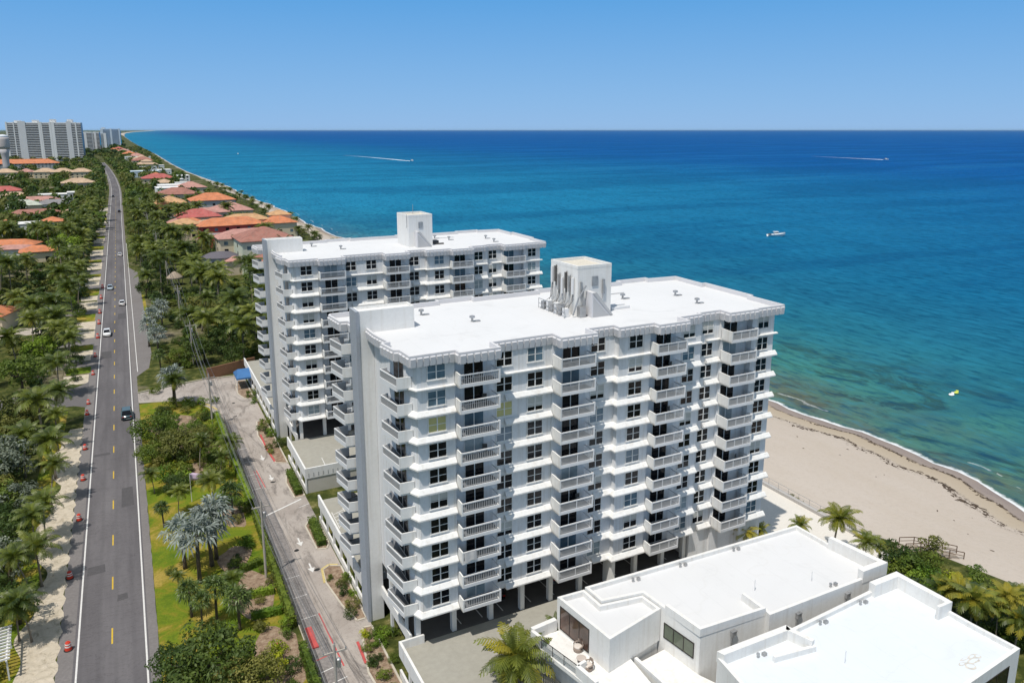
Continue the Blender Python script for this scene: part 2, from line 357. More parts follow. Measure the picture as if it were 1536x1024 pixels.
strip('sea', lambda y: [shx(y)+o for o in offs], lambda y, x, k: SEA, lambda y, x: x-shx(y), m_sea)
# seaweed thrown up on the sand
mbw = MB()
m_weed = M('seaweed', (.07,.05,.035), .9, .4, 2)
for k in range(2600):
    y = rnd.uniform(20, 190); c0 = rnd.choice([3.4,3.4,8.3,8.6,8.6,9.2]) if rnd.random() < .8 else rnd.choice([rnd.uniform(12,24), 17+rnd.gauss(0,1)])
    if c0 > 10 and rnd.random() < .93: continue
    if c0 < 10 and math.sin(y*.21)+math.sin(y*.083+1)+rnd.gauss(0,.6) < -.35: continue
    x = shx(y)-c0+rnd.gauss(0,.22)+.5*math.sin(y*.35)+.3*math.sin(y*.9); a, s = vgx(y), shx(y); u = max(0,(x-a)/(s-a)); z = -.9-(abs(SEA)-.9)*(u**1.25)
    r = abs(rnd.gauss(0,.095))+.04; L = r*rnd.uniform(1,3.6); an = math.pi/2+rnd.gauss(0,.5)
    ca, sa = math.cos(an), math.sin(an); n = 7; pts = []
    for q in range(n):
        th = 2*math.pi*q/n; k1 = rnd.uniform(.6,1.1); px, py = L*math.cos(th)*k1, r*math.sin(th)*k1; pts.append((x+px*ca-py*sa, y+px*sa+py*ca, z+.03))
    mbw.raw(pts+[(x, y, z+.09)], [(q, (q+1) % n, n) for q in range(n)])
so_ = mbw.build('seaweed', m_weed); so_['kind'] = 'stuff'; so_['label'] = 'dark brown seaweed lying in lines along the sand'
# ------------------------------------------------------------------ road, verges, drive
def sheet(name, poly, z, mat, kind='structure', label=None):
    mb = MB(); mb.face([(x, y, z) for x, y in poly]); o = mb.build(name, mat); o['kind'] = kind
    if label: o['label'] = label
    return o
def bend(y): return 0 if y < 760 else -((y-760)/100)**1.6*.9
ry = list(range(-40, 760, 40))+list(range(760, 1500, 30))
def ribbon(name, x0, x1, z, mat, y0=-40, y1=1500, wig=0, kind='structure'):
    mb = MB(); ys = [y for y in ([y0]+[q for q in ry if y0 < q < y1]+[y1])]
    if wig:
        ys = [y0+i*1.2 for i in range(int((y1-y0)/1.2))]+[y1]
    L = [(x0+bend(y)+(rnd.gauss(0,wig) if wig else 0), y, z) for y in ys]; Rr = [(x1+bend(y)+(rnd.gauss(0,wig) if wig else 0), y, z) for y in ys]
    n = len(ys); mb.raw(L+Rr, [(i, n+i, n+i+1, i+1) for i in range(n-1)])
    o = mb.build(name, mat); o['kind'] = kind; return o
m, t, out = nt('asphalt')
b = N(t, 'ShaderNodeBsdfPrincipled', Roughness=.9); b.inputs['Specular IOR Level'].default_value = .2
f = noise(t, .25, 6, .65, 'pos', (1,.12,1)); c = ramp(t, f, [(.25,(.088,.082,.086)),(.5,(.132,.123,.128)),(.78,(.185,.174,.178))])
pz = t.nodes.new('ShaderNodeSeparateXYZ'); t.links.new(t.nodes.new('ShaderNodeNewGeometry').outputs['Position'], pz.inputs[0])
wx = math_(t, 'SINE', math_(t, 'MULTIPLY', math_(t, 'ADD', pz.outputs[0], 5.7), 3.7)); c = mixc(t, ramp(t, wx, [(.4,(0,0,0)),(1,(.22,)*3)]), c, (.085,.08,.084))
sp = noise(t, 3.5, 4, .7); c = mixc(t, ramp(t, sp, [(.62,(0,0,0)),(.75,(.35,)*3)]), c, (.20,.19,.185))
cr = noise(t, .5, 5, .7, 'pos', (.35,1,1), 2.0); c = mixc(t, ramp(t, math_(t, 'ABSOLUTE', math_(t, 'SUBTRACT', cr, .5)), [(0,(.55,)*3),(.012,(0,0,0))]), c, (.055,.05,.05))
t.links.new(c, b.inputs[0]); t.links.new(b.outputs[0], out.inputs[0]); m_asph = m
m_shoul = M('shoulder_asphalt', (.185,.17,.165), .95, .18, .4, 3)
m_line = M('line_paint', (.66,.645,.62), .7, .18, 2.5, 9); m_yel = M('yellow_paint', (.60,.40,.035), .7, .18, 2.5)
m_redp = M('red_paint', (.50,.09,.085), .7, .2, 1.5)
ribbon('road_shoulder', -10.9, -1.15, .012, m_shoul, wig=.03)
ribbon('road', -9.35, -2.1, .020, m_asph)
ribbon('edge_line_marking', -9.08, -8.90, .026, m_line); ribbon('edge_line_marking', -2.46, -2.28, .026, m_line)
mb = MB(); y = 62.6
while y < 720:
    mb.face([(-5.77,y,.026),(-5.61,y,.026),(-5.61,y+3,.026),(-5.77,y+3,.026)]); y += 11.3
struct(mb.build('centre_line_marking', m_yel))
ribbon('edge_line_marking', -.95, -.80, .024, m_line, 190, 420)
m_patch = M('asphalt_patch', (.088,.083,.086), .95, .2, 1.5, 5)
for (x0, y0, x1, y1) in ((-8.6,101,-6.5,103.2),(-4.6,119,-2.9,126),(-8.8,141,-6.2,142.1),(-5.2,93.5,-4.0,95),(-8.7,205,-6.3,212),(-4.9,248,-2.7,256)):
    sheet('asphalt_patch', [(x0,y0),(x1,y0+.15),(x1-.1,y1),(x0+.08,y1-.1)], .0235, m_patch)
# lay-by asphalt beside the east shoulder farther up
sheet('pavement', [(-1.2,186),(1.6,192),(2.6,205),(2.2,330),(-1.2,345)], .016, m_shoul)
# sandy works strip on the west verge, broken by drives and patches of grass
m, t, out = nt('dug_sand')
b = N(t, 'ShaderNodeBsdfPrincipled', Roughness=.95)
f = noise(t, .9, 6, .7, 'pos', None, 1.0); t.links.new(ramp(t, f, [(.28,(.30,.25,.175)),(.45,(.52,.45,.345)),(.7,(.64,.56,.45))]), b.inputs[0])
bp = N(t, 'ShaderNodeBump', Strength=.9, Distance=.32); t.links.new(f, bp.inputs['Height']); t.links.new(bp.outputs[0], b.inputs['Normal'])
t.links.new(b.outputs[0], out.inputs[0]); m_dug = m
m, t, out = nt('lawn')
b = N(t, 'ShaderNodeBsdfPrincipled', Roughness=.95); b.inputs['Specular IOR Level'].default_value = .1
f = noise(t, .16, 5, .65, 'pos', None, .8); c = ramp(t, f, [(.32,(.08,.145,.012)),(.46,(.155,.205,.016)),(.53,(.24,.21,.025)),(.64,(.40,.29,.07))])
f2 = noise(t, 4, 4, .7); c = mixc(t, ramp(t, f2, [(.35,(.4,)*3),(.6,(0,0,0))]), c, (.06,.075,.012))
t.links.new(c, b.inputs[0]); bp = N(t, 'ShaderNodeBump', Strength=.6, Distance=.15); t.links.new(f2, bp.inputs['Height']); t.links.new(bp.outputs[0], b.inputs['Normal'])
t.links.new(b.outputs[0], out.inputs[0]); m_lawn = m
m, t, out = nt('mulch')
b = N(t, 'ShaderNodeBsdfPrincipled', Roughness=.95); f = noise(t, 1.3, 6, .75)
t.links.new(ramp(t, f, [(.3,(.10,.06,.04)),(.5,(.26,.18,.12)),(.7,(.42,.34,.25))]), b.inputs[0]); t.links.new(b.outputs[0], out.inputs[0]); m_mulch = m
mb = MB()
ys = [60+i*1.0 for i in range(0, 101)]
ns = [ -14.2-.7*math.sin(y*.23)-.5*math.sin(y*.71) for y in ys]
for i in range(len(ys)-1):
    if 156 < ys[i] < 160: continue
    e0, e1 = -10.85+.22*math.sin(ys[i]*1.9), -10.85+.22*math.sin(ys[i+1]*1.9)
    mb.face([(ns[i],ys[i],.014),(e0,ys[i],.014),(e1,ys[i+1],.014),(ns[i+1],ys[i+1],.014)])
o = mb.build('sand_verge', m_dug); struct(o)
sheet('lawn', [(-16.6,60),(-13.9,60),(-13.9,168),(-16.6,168)], .008, m_lawn)
yy = 186; k = 0; patch = []
while yy < 640:
    L = rnd.uniform(3.5, 8)*(1+yy/700)
    mt = [m_dug, m_lawn, m_shoul, m_dug][k % 4]; sheet(['sand_verge','lawn','driveway','sand_verge'][k % 4], [(-19-rnd.uniform(0,5) if k % 4 == 2 else -15.5,yy),(-10.6,yy),(-10.6,yy+L),(-16,yy+L)], .010+.004*(k % 3), mt); yy += L*rnd.uniform(.95,1.25); k += 1
# side street on the west
m_side = M('side_street_asphalt', (.135,.125,.125), .95, .15, .4, 3)
sheet('side_street', [(-10.7,169),(-13,171),(-18,171.5),(-42,171),(-42,182),(-18,182.5),(-13,184),(-10.7,187)], .018, m_side)
sheet('driveway', [(-86,255),(-30,262),(-30,270),(-86,264)], .02, m_side)
sheet('path', [(-40,236),(-24,240),(-21,246),(-34,250),(-46,244)], .018, M('pale_paving', (.42,.37,.31), .9, .15, .5))
# east strip lawn, beds and drive
sheet('lawn', [(-1.1,58),(12.0,58),(12.4,120),(11.5,165),(-1.1,166)], .010, m_lawn)
def blob(cx, cy, rx, ry, n=22, seed=0):
    q = random.Random(seed); ph = [q.uniform(0,6.28) for _ in range(3)]
    return [(cx+rx*math.cos(a)*(1+.14*math.sin(2*a+ph[0])+.1*math.sin(3*a+ph[1])), cy+ry*math.sin(a)*(1+.14*math.sin(2*a+ph[2])+.08*math.sin(5*a))) for a in [2*math.pi*i/n for i in range(n)]]
for i, (cx, cy, rx, ry_) in enumerate([(10.3,75,2.6,5.5),(9.6,87.5,2.4,5),(8.6,97,2.2,3),(7,127,3.3,4),(6.5,137,4.5,4),(5,150,5,5),(10,109,1.8,4)]):
    sheet('planting_bed', blob(cx, cy, rx, ry_, seed=i), .0145+.0006*i, m_mulch)
m, t, out = nt('drive_concrete')
b = N(t, 'ShaderNodeBsdfPrincipled', Roughness=.9); b.inputs['Specular IOR Level'].default_value = .2
c = ramp(t, noise(t, .12, 6, .65), [(.3,(.29,.25,.22)),(.5,(.385,.34,.305)),(.7,(.46,.415,.375))])
st = noise(t, .33, 6, .75, 'pos', (1,.3,1), 1.5); c = mixc(t, ramp(t, st, [(.51,(0,0,0)),(.67,(.85,)*3)]), c, (.125,.11,.10))
st2 = noise(t, 1.4, 6, .75); c = mixc(t, ramp(t, st2, [(.55,(0,0,0)),(.72,(.4,)*3)]), c, (.21,.185,.165))
cr = noise(t, .22, 6, .7, 'pos', None, 2.5); c = mixc(t, ramp(t, math_(t, 'ABSOLUTE', math_(t, 'SUBTRACT', cr, .5)), [(0,(.5,)*3),(.006,(0,0,0))]), c, (.10,.09,.085))
t.links.new(c, b.inputs[0]); t.links.new(b.outputs[0], out.inputs[0]); m_drive = m
sheet('driveway', [(13.2,50),(19.4,60),(20.6,60),(20.6,176),(13,177),(-1.2,173.5),(-1.2,167),(8.5,163.5),(11.4,157.5),(12.9,148),(13.25,110)], .022, m_drive)
m_kerb = M('kerb_concrete', (.52,.47,.39), .9, .15, 1.2); m_kyel = M('yellow_kerb_paint', (.56,.45,.19), .8, .2, 2); m_dk = M('patch_asphalt', (.235,.215,.205), .95, .4, .35, 3)
# darker, worn strip where cars park along the fence, and its lines
sheet('parking_strip', [(13.4,60),(15.6,60),(15.4,118),(15,146),(13.6,146),(13.5,110)], .027, m_dk)
mb = MB(); mr = MB()
def dash(mb_, a, b_, wd=.12, z=.033):
    dx, dy = b_[0]-a[0], b_[1]-a[1]; L = math.hypot(dx, dy); nx, ny = -dy/L*wd/2, dx/L*wd/2
    mb_.face([(a[0]-nx,a[1]-ny,z),(b_[0]-nx,b_[1]-ny,z),(b_[0]+nx,b_[1]+ny,z),(a[0]+nx,a[1]+ny,z)])
for y in (61,63.2,65.6,68,70.2): dash(mb, (13.5,y), (15.9,y+.5))
for y in (80,84.5,89,116,121.5,127,133): dash(mb, (13.6,y), (15.3,y+.15), .09)
dash(mr, (16,70.2), (15.7,80.3), .16); dash(mr, (13.5,72.3), (15.9,72.8), .14); dash(mr, (15.6,116), (15.3,123), .14); dash(mr, (15.0,116), (14.9,123), .1)
for y in (89.5, 96.5, 118.5, 127):   # direction arrows
    mb.face([(16.9,y+.6,.033),(17.1,y+.6,.033),(17.1,y+1.8,.033),(16.9,y+1.8,.033)]); mb.face([(16.55,y+.6,.033),(17,y-.5,.033),(17.45,y+.6,.033)])
dash(mb, (13.4,106.3), (19.8,109.6), .28); dash(mb, (18.9,107), (20.6,107.6), .1)
struct(mb.build('parking_line_marking', m_line)); struct(mr.build('fire_lane_marking', m_redp))
for (x, y) in ((16.2,95.2),(17.6,89.4),(17,117.4),(16.2,158),(15.5,150)):
    mb = MB(); mb.prism(blob(x, y, .38, .30, 10, int(y)), .024, .034); tag(mb.build('drain_cover', black), {95.2:'small dark drain cover in the drive beside the clipped hedge by the fence', 89.4:'dark drain cover just above a white arrow on the drive', 117.4:'dark drain cover by the south end of the red parking line', 158:'dark drain cover nearest the yellow kerb of the drive loop', 150:'dark drain cover south of the yellow kerb on the drive'}[y], 'drain cover', 'drain covers in the drive')
def kerb(name, pts, mat, wd=.22, h=.13, closed=False):
    mb = MB(); P = pts+[pts[0]] if closed else pts
    for a, b_ in zip(P, P[1:]): mb.obox(a, b_, wd, .0, h)
    return struct(mb.build(name, mat))
beds = {'s': [(18.3,63.5),(20.55,61.5),(20.5,75.2),(19.5,75.4),(18.9,73),(18.0,68)], 'm': [(19.3,76.9),(20.4,76.9),(20.5,88.8),(19.2,89.6),(18.2,88.9),(17.9,86),(18.5,80.5)],
        'h1': [(18.7,94.2),(19.9,93.8),(20.5,95),(20.5,101.8),(19.4,102.4),(18.6,101)], 'h2': [(19,110.2),(20.5,110.4),(20.6,119.5),(19.6,119.8),(18.8,116)],
        'n': [(18.7,124.5),(20.5,123.5),(20.5,146),(18.8,145),(17.9,138)], 'c': [(18.6,160),(20.4,158.5),(20.5,172),(19,172.5),(18,168),(17.8,163)]}
for k, p in beds.items():
    sheet('planting_bed', p, .05, m_mulch); kerb('kerb', p, m_kerb, closed=True)
kerb('kerb', [(20.2,89.25),(19.2,89.75),(18.15,89.1),(17.75,86)], m_kyel, .26, .14); kerb('kerb', [(18.3,73.2),(18.15,69.5)], m_redp, .26, .15); kerb('kerb', [(18.4,138),(18.3,131.5),(18.65,125)], m_redp, .28, .15)
kerb('kerb', [(8.4,163.2),(10.3,161.2),(11.6,158.8),(12.9,155.2)], m_kyel, .3, .15); kerb('kerb', [(-1,166.8),(4,165.4),(8.4,163.2)], m_kerb)
kerb('kerb', [(-1.2,174),(6,176),(13,177.3),(20.5,176.5)], m_kerb); kerb('kerb', [(13.2,60),(13.25,110),(12.9,148),(12.8,155)], m_kerb)
# paved terrace and sea wall on the beach side
sheet('terrace', [(68,62),(86,62),(86,112),(68,112)], .03, M('pale_terrace', (.66,.62,.56), .85, .07, .4, 3))
sheet('garden_ground', [(20.6,-20),(68,-20),(68,62),(20.6,62)], .006, m_land)
sheet('terrace', [(57.6,57.2),(85.9,57.2),(85.9,61.98),(68,61.98),(68,68),(57.6,68)], .03, bpy.data.materials['pale_terrace'])
# ------------------------------------------------------------------ the two apartment towers
ZB = [None]+[31.1-2.66*(10-k) for k in range(1, 11)]           # floor levels of the ten flats
XW, XE, YN = 22.3, 68.5, 84.2
YF, YM, YR = 64.72, 65.45, 65.4
SOUTH = [(22.3,66.3),(22.95,YF),(26.8,YF),(26.8,YR),(31.2,YR),(31.2,YM),(38.0,YM),(38.0,YR-.05),(42.3,YR-.05),(42.3,YM),(45.9,YM),(45.9,YF),(50.1,YF),(50.1,YR),(54.2,YR),(54.2,YM),(57.9,YM),(57.9,YR+.35),(60.9,YR+.35),(60.9,YR+.1),(65.0,YR+.1),(65.0,YF),(XE,YF)]
EAVE = [(21.5,73.3),(21.9,70.1),(21.1,69.9),(21.5,67.0),(22.0,66.8),(22.15,64.3),(26.75,64.35),(26.75,63.35),(31.15,63.35),(31.15,65.3),(38.0,65.35),(38.0,63.5),(42.4,63.5),(42.4,65.4),(45.6,65.35),(45.6,64.2),(50.1,64.2),(50.1,63.2),(54.3,63.2),(54.3,65.0),(57.6,65.1),(57.6,65.6),(60.7,65.6),(60.7,63.9),(65.1,63.9),(65.1,64.2),(69.5,64.2),
        (69.5,70),(70.1,70),(70.1,79),(69.5,79),(69.5,84.6),(65,85),(65,85.8),(60,85.8),(60,84.9),(52,84.9),(52,85.7),(47,85.7),(47,84.9),(38,84.9),(38,85.7),(33,85.7),(33,85),(27,84.9),(27,84.5),(19.7,84.4),(19.4,83.9),(19.75,80.2),(20.6,80.1),(20.75,78.9),(21.5,78.8)]
def offset(poly, d, closed=True):
    """move each point of an outline outward (clockwise seen from above = right-hand side) by d"""
    n = len(poly); o = []
    for i in range(n):
        p = Vector(poly[i])
        dirs = []
        if closed or i > 0: dirs.append((p-Vector(poly[i-1])).normalized())
        if closed or i < n-1: dirs.append((Vector(poly[(i+1) % n])-p).normalized())
        ns = [Vector((u.y, -u.x)) for u in dirs]
        if len(ns) == 1: o.append(tuple(p+ns[0]*d)); continue
        b_ = ns[0]+ns[1]; L = b_.length
        if L < .2: o.append(tuple(p+ns[0]*d)); continue
        b_ = b_/L; k = d/max(.35, b_.dot(ns[0])); o.append(tuple(p+b_*k))
    return o
def window_mesh(w_, h_, name, pane_m):
    f = MB(); b_ = .07
    f.box(0,-.07,0,w_,0,b_); f.box(0,-.07,h_-b_,w_,0,h_); f.box(0,-.07,b_,b_,0,h_-b_); f.box(w_-b_,-.07,b_,w_,0,h_-b_)
    f.box(w_/2-.055,-.068,b_,w_/2+.055,0,h_-b_)
    f.box(b_,-.055,h_/2-.03,w_/2-.055,0,h_/2+.03); f.box(w_/2+.055,-.055,h_/2-.03,w_-b_,0,h_/2+.03)
    f.box(-.05,-.11,-.09,w_+.05,0,-.003)
    return f
def pane_mesh(w_, h_, half=0):
    g = MB(); g.box(.06,-.035,.06,w_-.06,-.004,h_-.06)
    if half: g.mi = 1; g.box(.061,-.04,h_*(1-half),w_-.061,-.0351,h_-.061)
    return g
WIN = {}
def window(root, x, y, z, w_, h_, kind, rz=0):
    key = (w_, h_)
    if key not in WIN:
        WIN[key] = (window_mesh(w_, h_, 'window', None).mesh('window', trim), {k: pane_mesh(w_, h_).mesh('pane', mt) for k, mt in (('d',glassd),('b',glassb),('c',glassc),('y',glassy))}); WIN[key][1]['h'] = pane_mesh(w_, h_, .45).mesh('pane', [glassd, halfb]); WIN[key][1]['q'] = pane_mesh(w_, h_, .7).mesh('pane', [glassd, halfb])
    fr, pn = WIN[key]
    o = add('window', fr, root, (x, y, z), rz); p = add('pane', pn[kind]); p.parent = o; return o
DOOR = {}
def door(root, x, y, z, w_, h_, kind, rz=0):
    key = ('door', w_, h_)
    if key not in WIN:
        f = MB(); f.box(0,-.06,0,.06,0,h_); f.box(w_-.06,-.06,0,w_,0,h_); f.box(0.06,-.06,h_-.07,w_-.06,0,h_); f.box(w_/2-.05,-.055,0,w_/2+.05,0,h_-.07); f.box(.06,-.06,0,w_/2-.05,0,.05); f.box(w_/2+.05,-.06,0,w_-.06,0,.05)
        WIN[key] = (f.mesh('sliding_door', trim), {k: pane_mesh(w_, h_).mesh('pane', mt) for k, mt in (('d',glassd),('b',glassb),('c',glassc),('y',glassy))})
    fr, pn = WIN[key]
    o = add('sliding_door', fr, root, (x, y, z), rz); p = add('pane', pn[kind]); p.parent = o; return o
def rail_run(mb, a, b_, z0, h, pick=.13, posts=3, curb=.14):
    """rail between plan points: curb, top bar, posts, pickets"""
    L = math.hypot(b_[0]-a[0], b_[1]-a[1]); P = lambda u: (a[0]+(b_[0]-a[0])*u, a[1]+(b_[1]-a[1])*u)
    mb.obox(a, b_, .12, z0-.2, z0+curb); mb.obox(a, b_, .11, z0+h-.12, z0+h)
    for i in range(posts+1):
        u = i/posts; u0, u1 = max(0, u-.035/L), min(1, u+.035/L); mb.obox(P(u0), P(u1), .085, z0+curb, z0+h-.12)
    n = int(L/pick); mb.mi = 1
    for i in range(1, n):
        u = i/n; mb.obox(P(u-.025/L), P(u+.025/L), .04, z0+curb, z0+h-.12)
    mb.mi = 0
BAL = {}
def south_balcony(key, w_, d, pick, panel):
    """front rail along x at y=0, wall at y=d, solid panel on the west side, floor at z=0"""
    s = MB(); s.box(0,0.0,-.2,w_,d,-.03); s.mi = 1; s.box(.141,.07,-.029,w_-.17,d,0); s.mi = 0
    s.raw([(0,-.06,-.2),(.14,-.06,-.2),(.14,1.55,-.2),(0,1.55,-.2),(0,-.06,1.15),(.14,-.06,1.15),(.14,1.75,1.22),(0,1.75,1.22)],[(3,2,1,0),(4,5,6,7),(0,1,5,4),(1,2,6,5),(2,3,7,6),(3,0,4,7)])
    r = MB(); rail_run(r, (.15,0), (w_,0), 0, 1.12, pick, panel); r.box(w_-.16,-.075,-.2,w_+.02,.09,1.16)
    r.obox((w_-.05,.1), (w_-.05,d-.02), .07, .98, 1.1)
    n = int((d-.1)/.16)
    for i in range(n): r.box(w_-.07,.14+i*.16,0,w_-.04,.17+i*.16,.98)
    return s.mesh('balcony', [trim, bfloor]), r.mesh('railing', [screen, picket])
def west_balcony(pts, rail_i):
    s = MB(); s.prism(pts, -.2, -.03); s.mi = 1; s.prism([pts[0] if rail_i == 1 and len(pts) == 5 else pts[0], pts[1], pts[2], pts[3], pts[-1]], -.029, 0); s.mi = 0
    a, b_, c = pts[rail_i], pts[rail_i+1], pts[rail_i+2]
    s.obox(b_, c, .13, 0, 1.13)
    r = MB(); rail_run(r, a, b_, 0, 1.12, .15, 1, .3); r.obox(a, (a[0]+(pts[0][0]-a[0])*.5, a[1]+.15), .08, 0, 1.1)
    return s.mesh('balcony', [trim, bfloor]), r.mesh('railing', [screen, picket])
def apron(mb, run, z, thin=False):
    """flared sill along a run of wall: a lip at the floor edge and a slope back up to the wall"""
    d0, zb, zl, zt = (.36,-.14,-.03,.03) if thin else (.48,-.15,.0,.40)
    o0 = offset(run, d0, False); o1 = offset(run, .015, False); o2 = offset(run, .14 if not thin else .3, False)
    n = len(run); prof = []
    for i in range(n):
        prof.append([(*o1[i],z+zb),(*o0[i],z+zb),(*o0[i],z+zl),(*o2[i],z+zt-.04),(*o1[i],z+zt)])
    m_ = len(prof[0]); vs = [p for q in prof for p in q]
    fs = [(i*m_+k, (i+1)*m_+k, (i+1)*m_+(k+1) % m_, i*m_+(k+1) % m_) for i in range(n-1) for k in range(m_)]
    fs += [tuple(range(m_)), tuple(range(n*m_-1, (n-1)*m_-1, -1))]
    mb.raw(vs, fs)
def tower(name, label, group, seed, pipes):
    q = random.Random(seed)
    T = thing(name, label, 'apartment tower', (45, 74, 0), group=group)
    B = MB()
    body = SOUTH+[(XE,YN),(22.3,YN)]
    B.prism(body, 7.0, 33.75)
    B.prism([(57.9,YR+.35),(60.9,YR+.35),(60.9,YR+.1),(65.0,YR+.1),(65.0,YF+.02),(XE-.01,YF+.02),(XE-.01,YN-.02),(57.9,YN-.02)], 0, 6.995)
    B.build('wall', wallp, T)
    # core at the west end, white, with the grey painted pilaster on its face
    K = MB(); K.prism([(20.76,76.1),(22.28,76.1),(22.28,78.3),(20.76,78.3)], 0, 33.9); K.prism([(20.76,76.1),(26.9,76.1),(26.9,78.3),(20.76,78.3)], 33.9, 36.2)
    for a in (((20.76,76.2),(26.9,76.2)),((20.86,76.3),(20.86,78.1)),((20.76,78.2),(26.9,78.2)),((26.8,76.3),(26.8,78.1))): K.obox(*a, .2, 36.2, 36.42)
    K.build('stair_core', white, T)
    P = MB(); P.box(20.40,76.0,0,20.755,78.4,36.44); P.build('pilaster', graypaint, T)
    # roof, parapet and finned eaves
    Rf = MB(); Rf.prism(offset(EAVE, -.26), 33.76, 34.0); Rf.build('roof', roofw, T)
    E_ = MB(); o, i_ = EAVE, offset(EAVE, -.24); n = len(EAVE)
    for k in range(n):
        a, b_, c, d = o[k], o[(k+1) % n], i_[(k+1) % n], i_[k]
        E_.raw([(*a,33.45),(*b_,33.45),(*c,33.45),(*d,33.45),(*a,34.52),(*b_,34.52),(*c,34.52),(*d,34.52)], [(3,2,1,0),(4,5,6,7),(0,1,5,4),(2,3,7,6)])
        L = math.hypot(b_[0]-a[0], b_[1]-a[1]); cnt = max(1, int(L/.64)); ux, uy = (b_[0]-a[0])/L, (b_[1]-a[1])/L; nx, ny = uy, -ux
        for j in range(cnt):
            s_ = (j+.5)*L/cnt; px, py = a[0]+ux*s_, a[1]+uy*s_
            hw_ = L/cnt*.38; p0, p1 = (px-ux*hw_, py-uy*hw_), (px+ux*hw_, py+uy*hw_)
            E_.raw([(p0[0],p0[1],33.36),(p1[0],p1[1],33.36),(p1[0]+nx*.04,p1[1]+ny*.04,33.38),(p0[0]+nx*.04,p0[1]+ny*.04,33.38),(p0[0],p0[1],34.26),(p1[0],p1[1],34.26),(p1[0]+nx*.15,p1[1]+ny*.15,34.22),(p0[0]+nx*.15,p0[1]+ny*.15,34.22)],
                   [(3,2,1,0),(4,5,6,7),(0,1,5,4),(1,2,6,5),(2,3,7,6),(3,0,4,7)])
    sof = MB(); sof.prism(offset(EAVE, -.245), 33.45, 33.5)
    E_.raw(sof.v, sof.f)
    E_.build('eave', [fasc], T)
    # windows and doors
    kinds = 'ddddddbdcdhdddhbdqd'
    for k in range(1, 11):
        z = ZB[k]
        for (x, y, w_) in ((23.95,YF,1.9),(31.55,YM,1.85),(35.1,YM,1.85),(42.75,YM,1.85),(47.2,YF,1.85),(55.2,YM,1.75),(58.2,YR+.35,1.7),(65.85,YF,1.75)):
            kd = q.choice(kinds)
            if (k, x) in ((8,31.55),(8,23.95)) and seed == 1: kd = 'y'
            if (k, x) in ((9,23.95),(10,35.1)) and seed == 1: kd = 'b'
            window(T, x, y, z+.70, w_, 1.58, kd)
        for (x, y) in ((28.0,YR),(39.2,YR-.05),(51.3,YR),(61.2,YR+.1)): door(T, x, y, z+.02, 2.15, 2.2, q.choice('dddddbcd'))
        door(T, 22.3, 69.5, z+.02, 3.1, 2.3, 'd', -math.pi/2); door(T, 22.3, 82.3, z+.02, 3.2, 2.3, 'd', -math.pi/2)
    # floor-edge aprons
    for k in range(1, 11):
        for run in ([(22.36,66.1),(22.95,YF),(26.75,YF)], [(32.5 if k < 10 else 31.25,YM),(37.95,YM)], [(43.4 if k < 10 else 42.4,YM),(45.9,YM),(45.9,YF),(50.05,YF)], [(55.2 if k < 10 else 54.3,YM),(57.9,YM)], [(58.9,YR+.35),(60.85,YR+.35)], [(65.1,YF),(68.9,YF)]):
            A = MB(); apron(A, run, ZB[k], k == 10); A.build('floor_ledge', trim, T)
    # balconies
    defs = [(26.85,63.65,4.3,1.745,.19,1),(38.05,63.65,4.25,1.695,.14,2),(50.15,63.5,4.1,1.895,.12,3),(60.95,63.75,4.05,1.745,.12,3)]
    for (x, y, w_, d, pk, pn) in defs:
        key = (w_, d, pk)
        if key not in BAL: BAL[key] = south_balcony(key, w_, d, pk, pn)
        for k in range(1, 11):
            o = add('balcony', BAL[key][0], T, (x, y, ZB[k])); r = add('railing', BAL[key][1]); r.parent = o
    if 'sw' not in BAL:
        BAL['sw'] = west_balcony([(0,3.3),(-1.55,.4+3.3-3.2),(-1.05,-3.1),(.35,-3.2),(.2,-.0)], 1)
        BAL['nw'] = west_balcony([(0,3.5),(-3.2,3.3),(-2.7,.2),(-1.55,.0),(-.02,.02)], 1)
    for k in range(1, 11):
        o = add('balcony', BAL['sw'][0], T, (22.28,68.55,ZB[k])); r = add('railing', BAL['sw'][1]); r.parent = o
        o = add('balcony', BAL['nw'][0], T, (22.28,78.95,ZB[k])); r = add('railing', BAL['nw'][1]); r.parent = o
    # open parking level: columns and a back wall coloured dark for shade
    for x in (22.9,26.9,31.2,35.0,38.6,42.5,46.2,50.2,54.2,57.5):
        cb = MB(); cb.box(x-.25,66.1,3.2,x+.25,66.7,6.99); cb.build('column', white, T)
    for y in (71,80.5): 
        cb = MB(); cb.box(22.4,y,3.2,22.9,y+.5,6.99); cb.build('column', white, T)
    Wb = MB(); Wb.box(22.05,66.4,2.9,22.3,76.09,4.1); Wb.box(22.05,70.0,0,22.3,70.4,6.99) if False else None; Wb.box(22.045,72.5,0,22.305,73.0,6.99); Wb.box(22.045,67.5,0,22.305,67.9,6.99); Wb.obox((20.98,65.88),(23.4,65.88), .22, 2.9, 4.12) if seed == 1 else None; Wb.box(22.05,78.31,0,22.3,84,4.1); Wb.build('base_wall', white, T)
    D = MB(); D.box(24,79,3.21,57.8,79.3,6.98); D.build('garage_wall', shadeconc, T)
    if seed == 1:
        S_ = MB(); S_.box(45.9,64.9,3.2,46.4,66.05,6.99); S_.build('column', white, T)
    # penthouse
    H_ = MB(); H_.prism([(45.3,72.3),(49.9,72.3),(49.7,77.9),(45.0,77.9)], 34.01, 39.5)
    for a in (((45.25,72.38),(49.9,72.38)),((49.84,72.5),(49.68,77.8)),((49.7,77.82),(45.0,77.82)),((45.36,72.5),(45.1,77.75))): H_.obox(*a, .2, 39.5, 39.85)
    ph = H_.build('penthouse', white, T)
    L_ = MB()
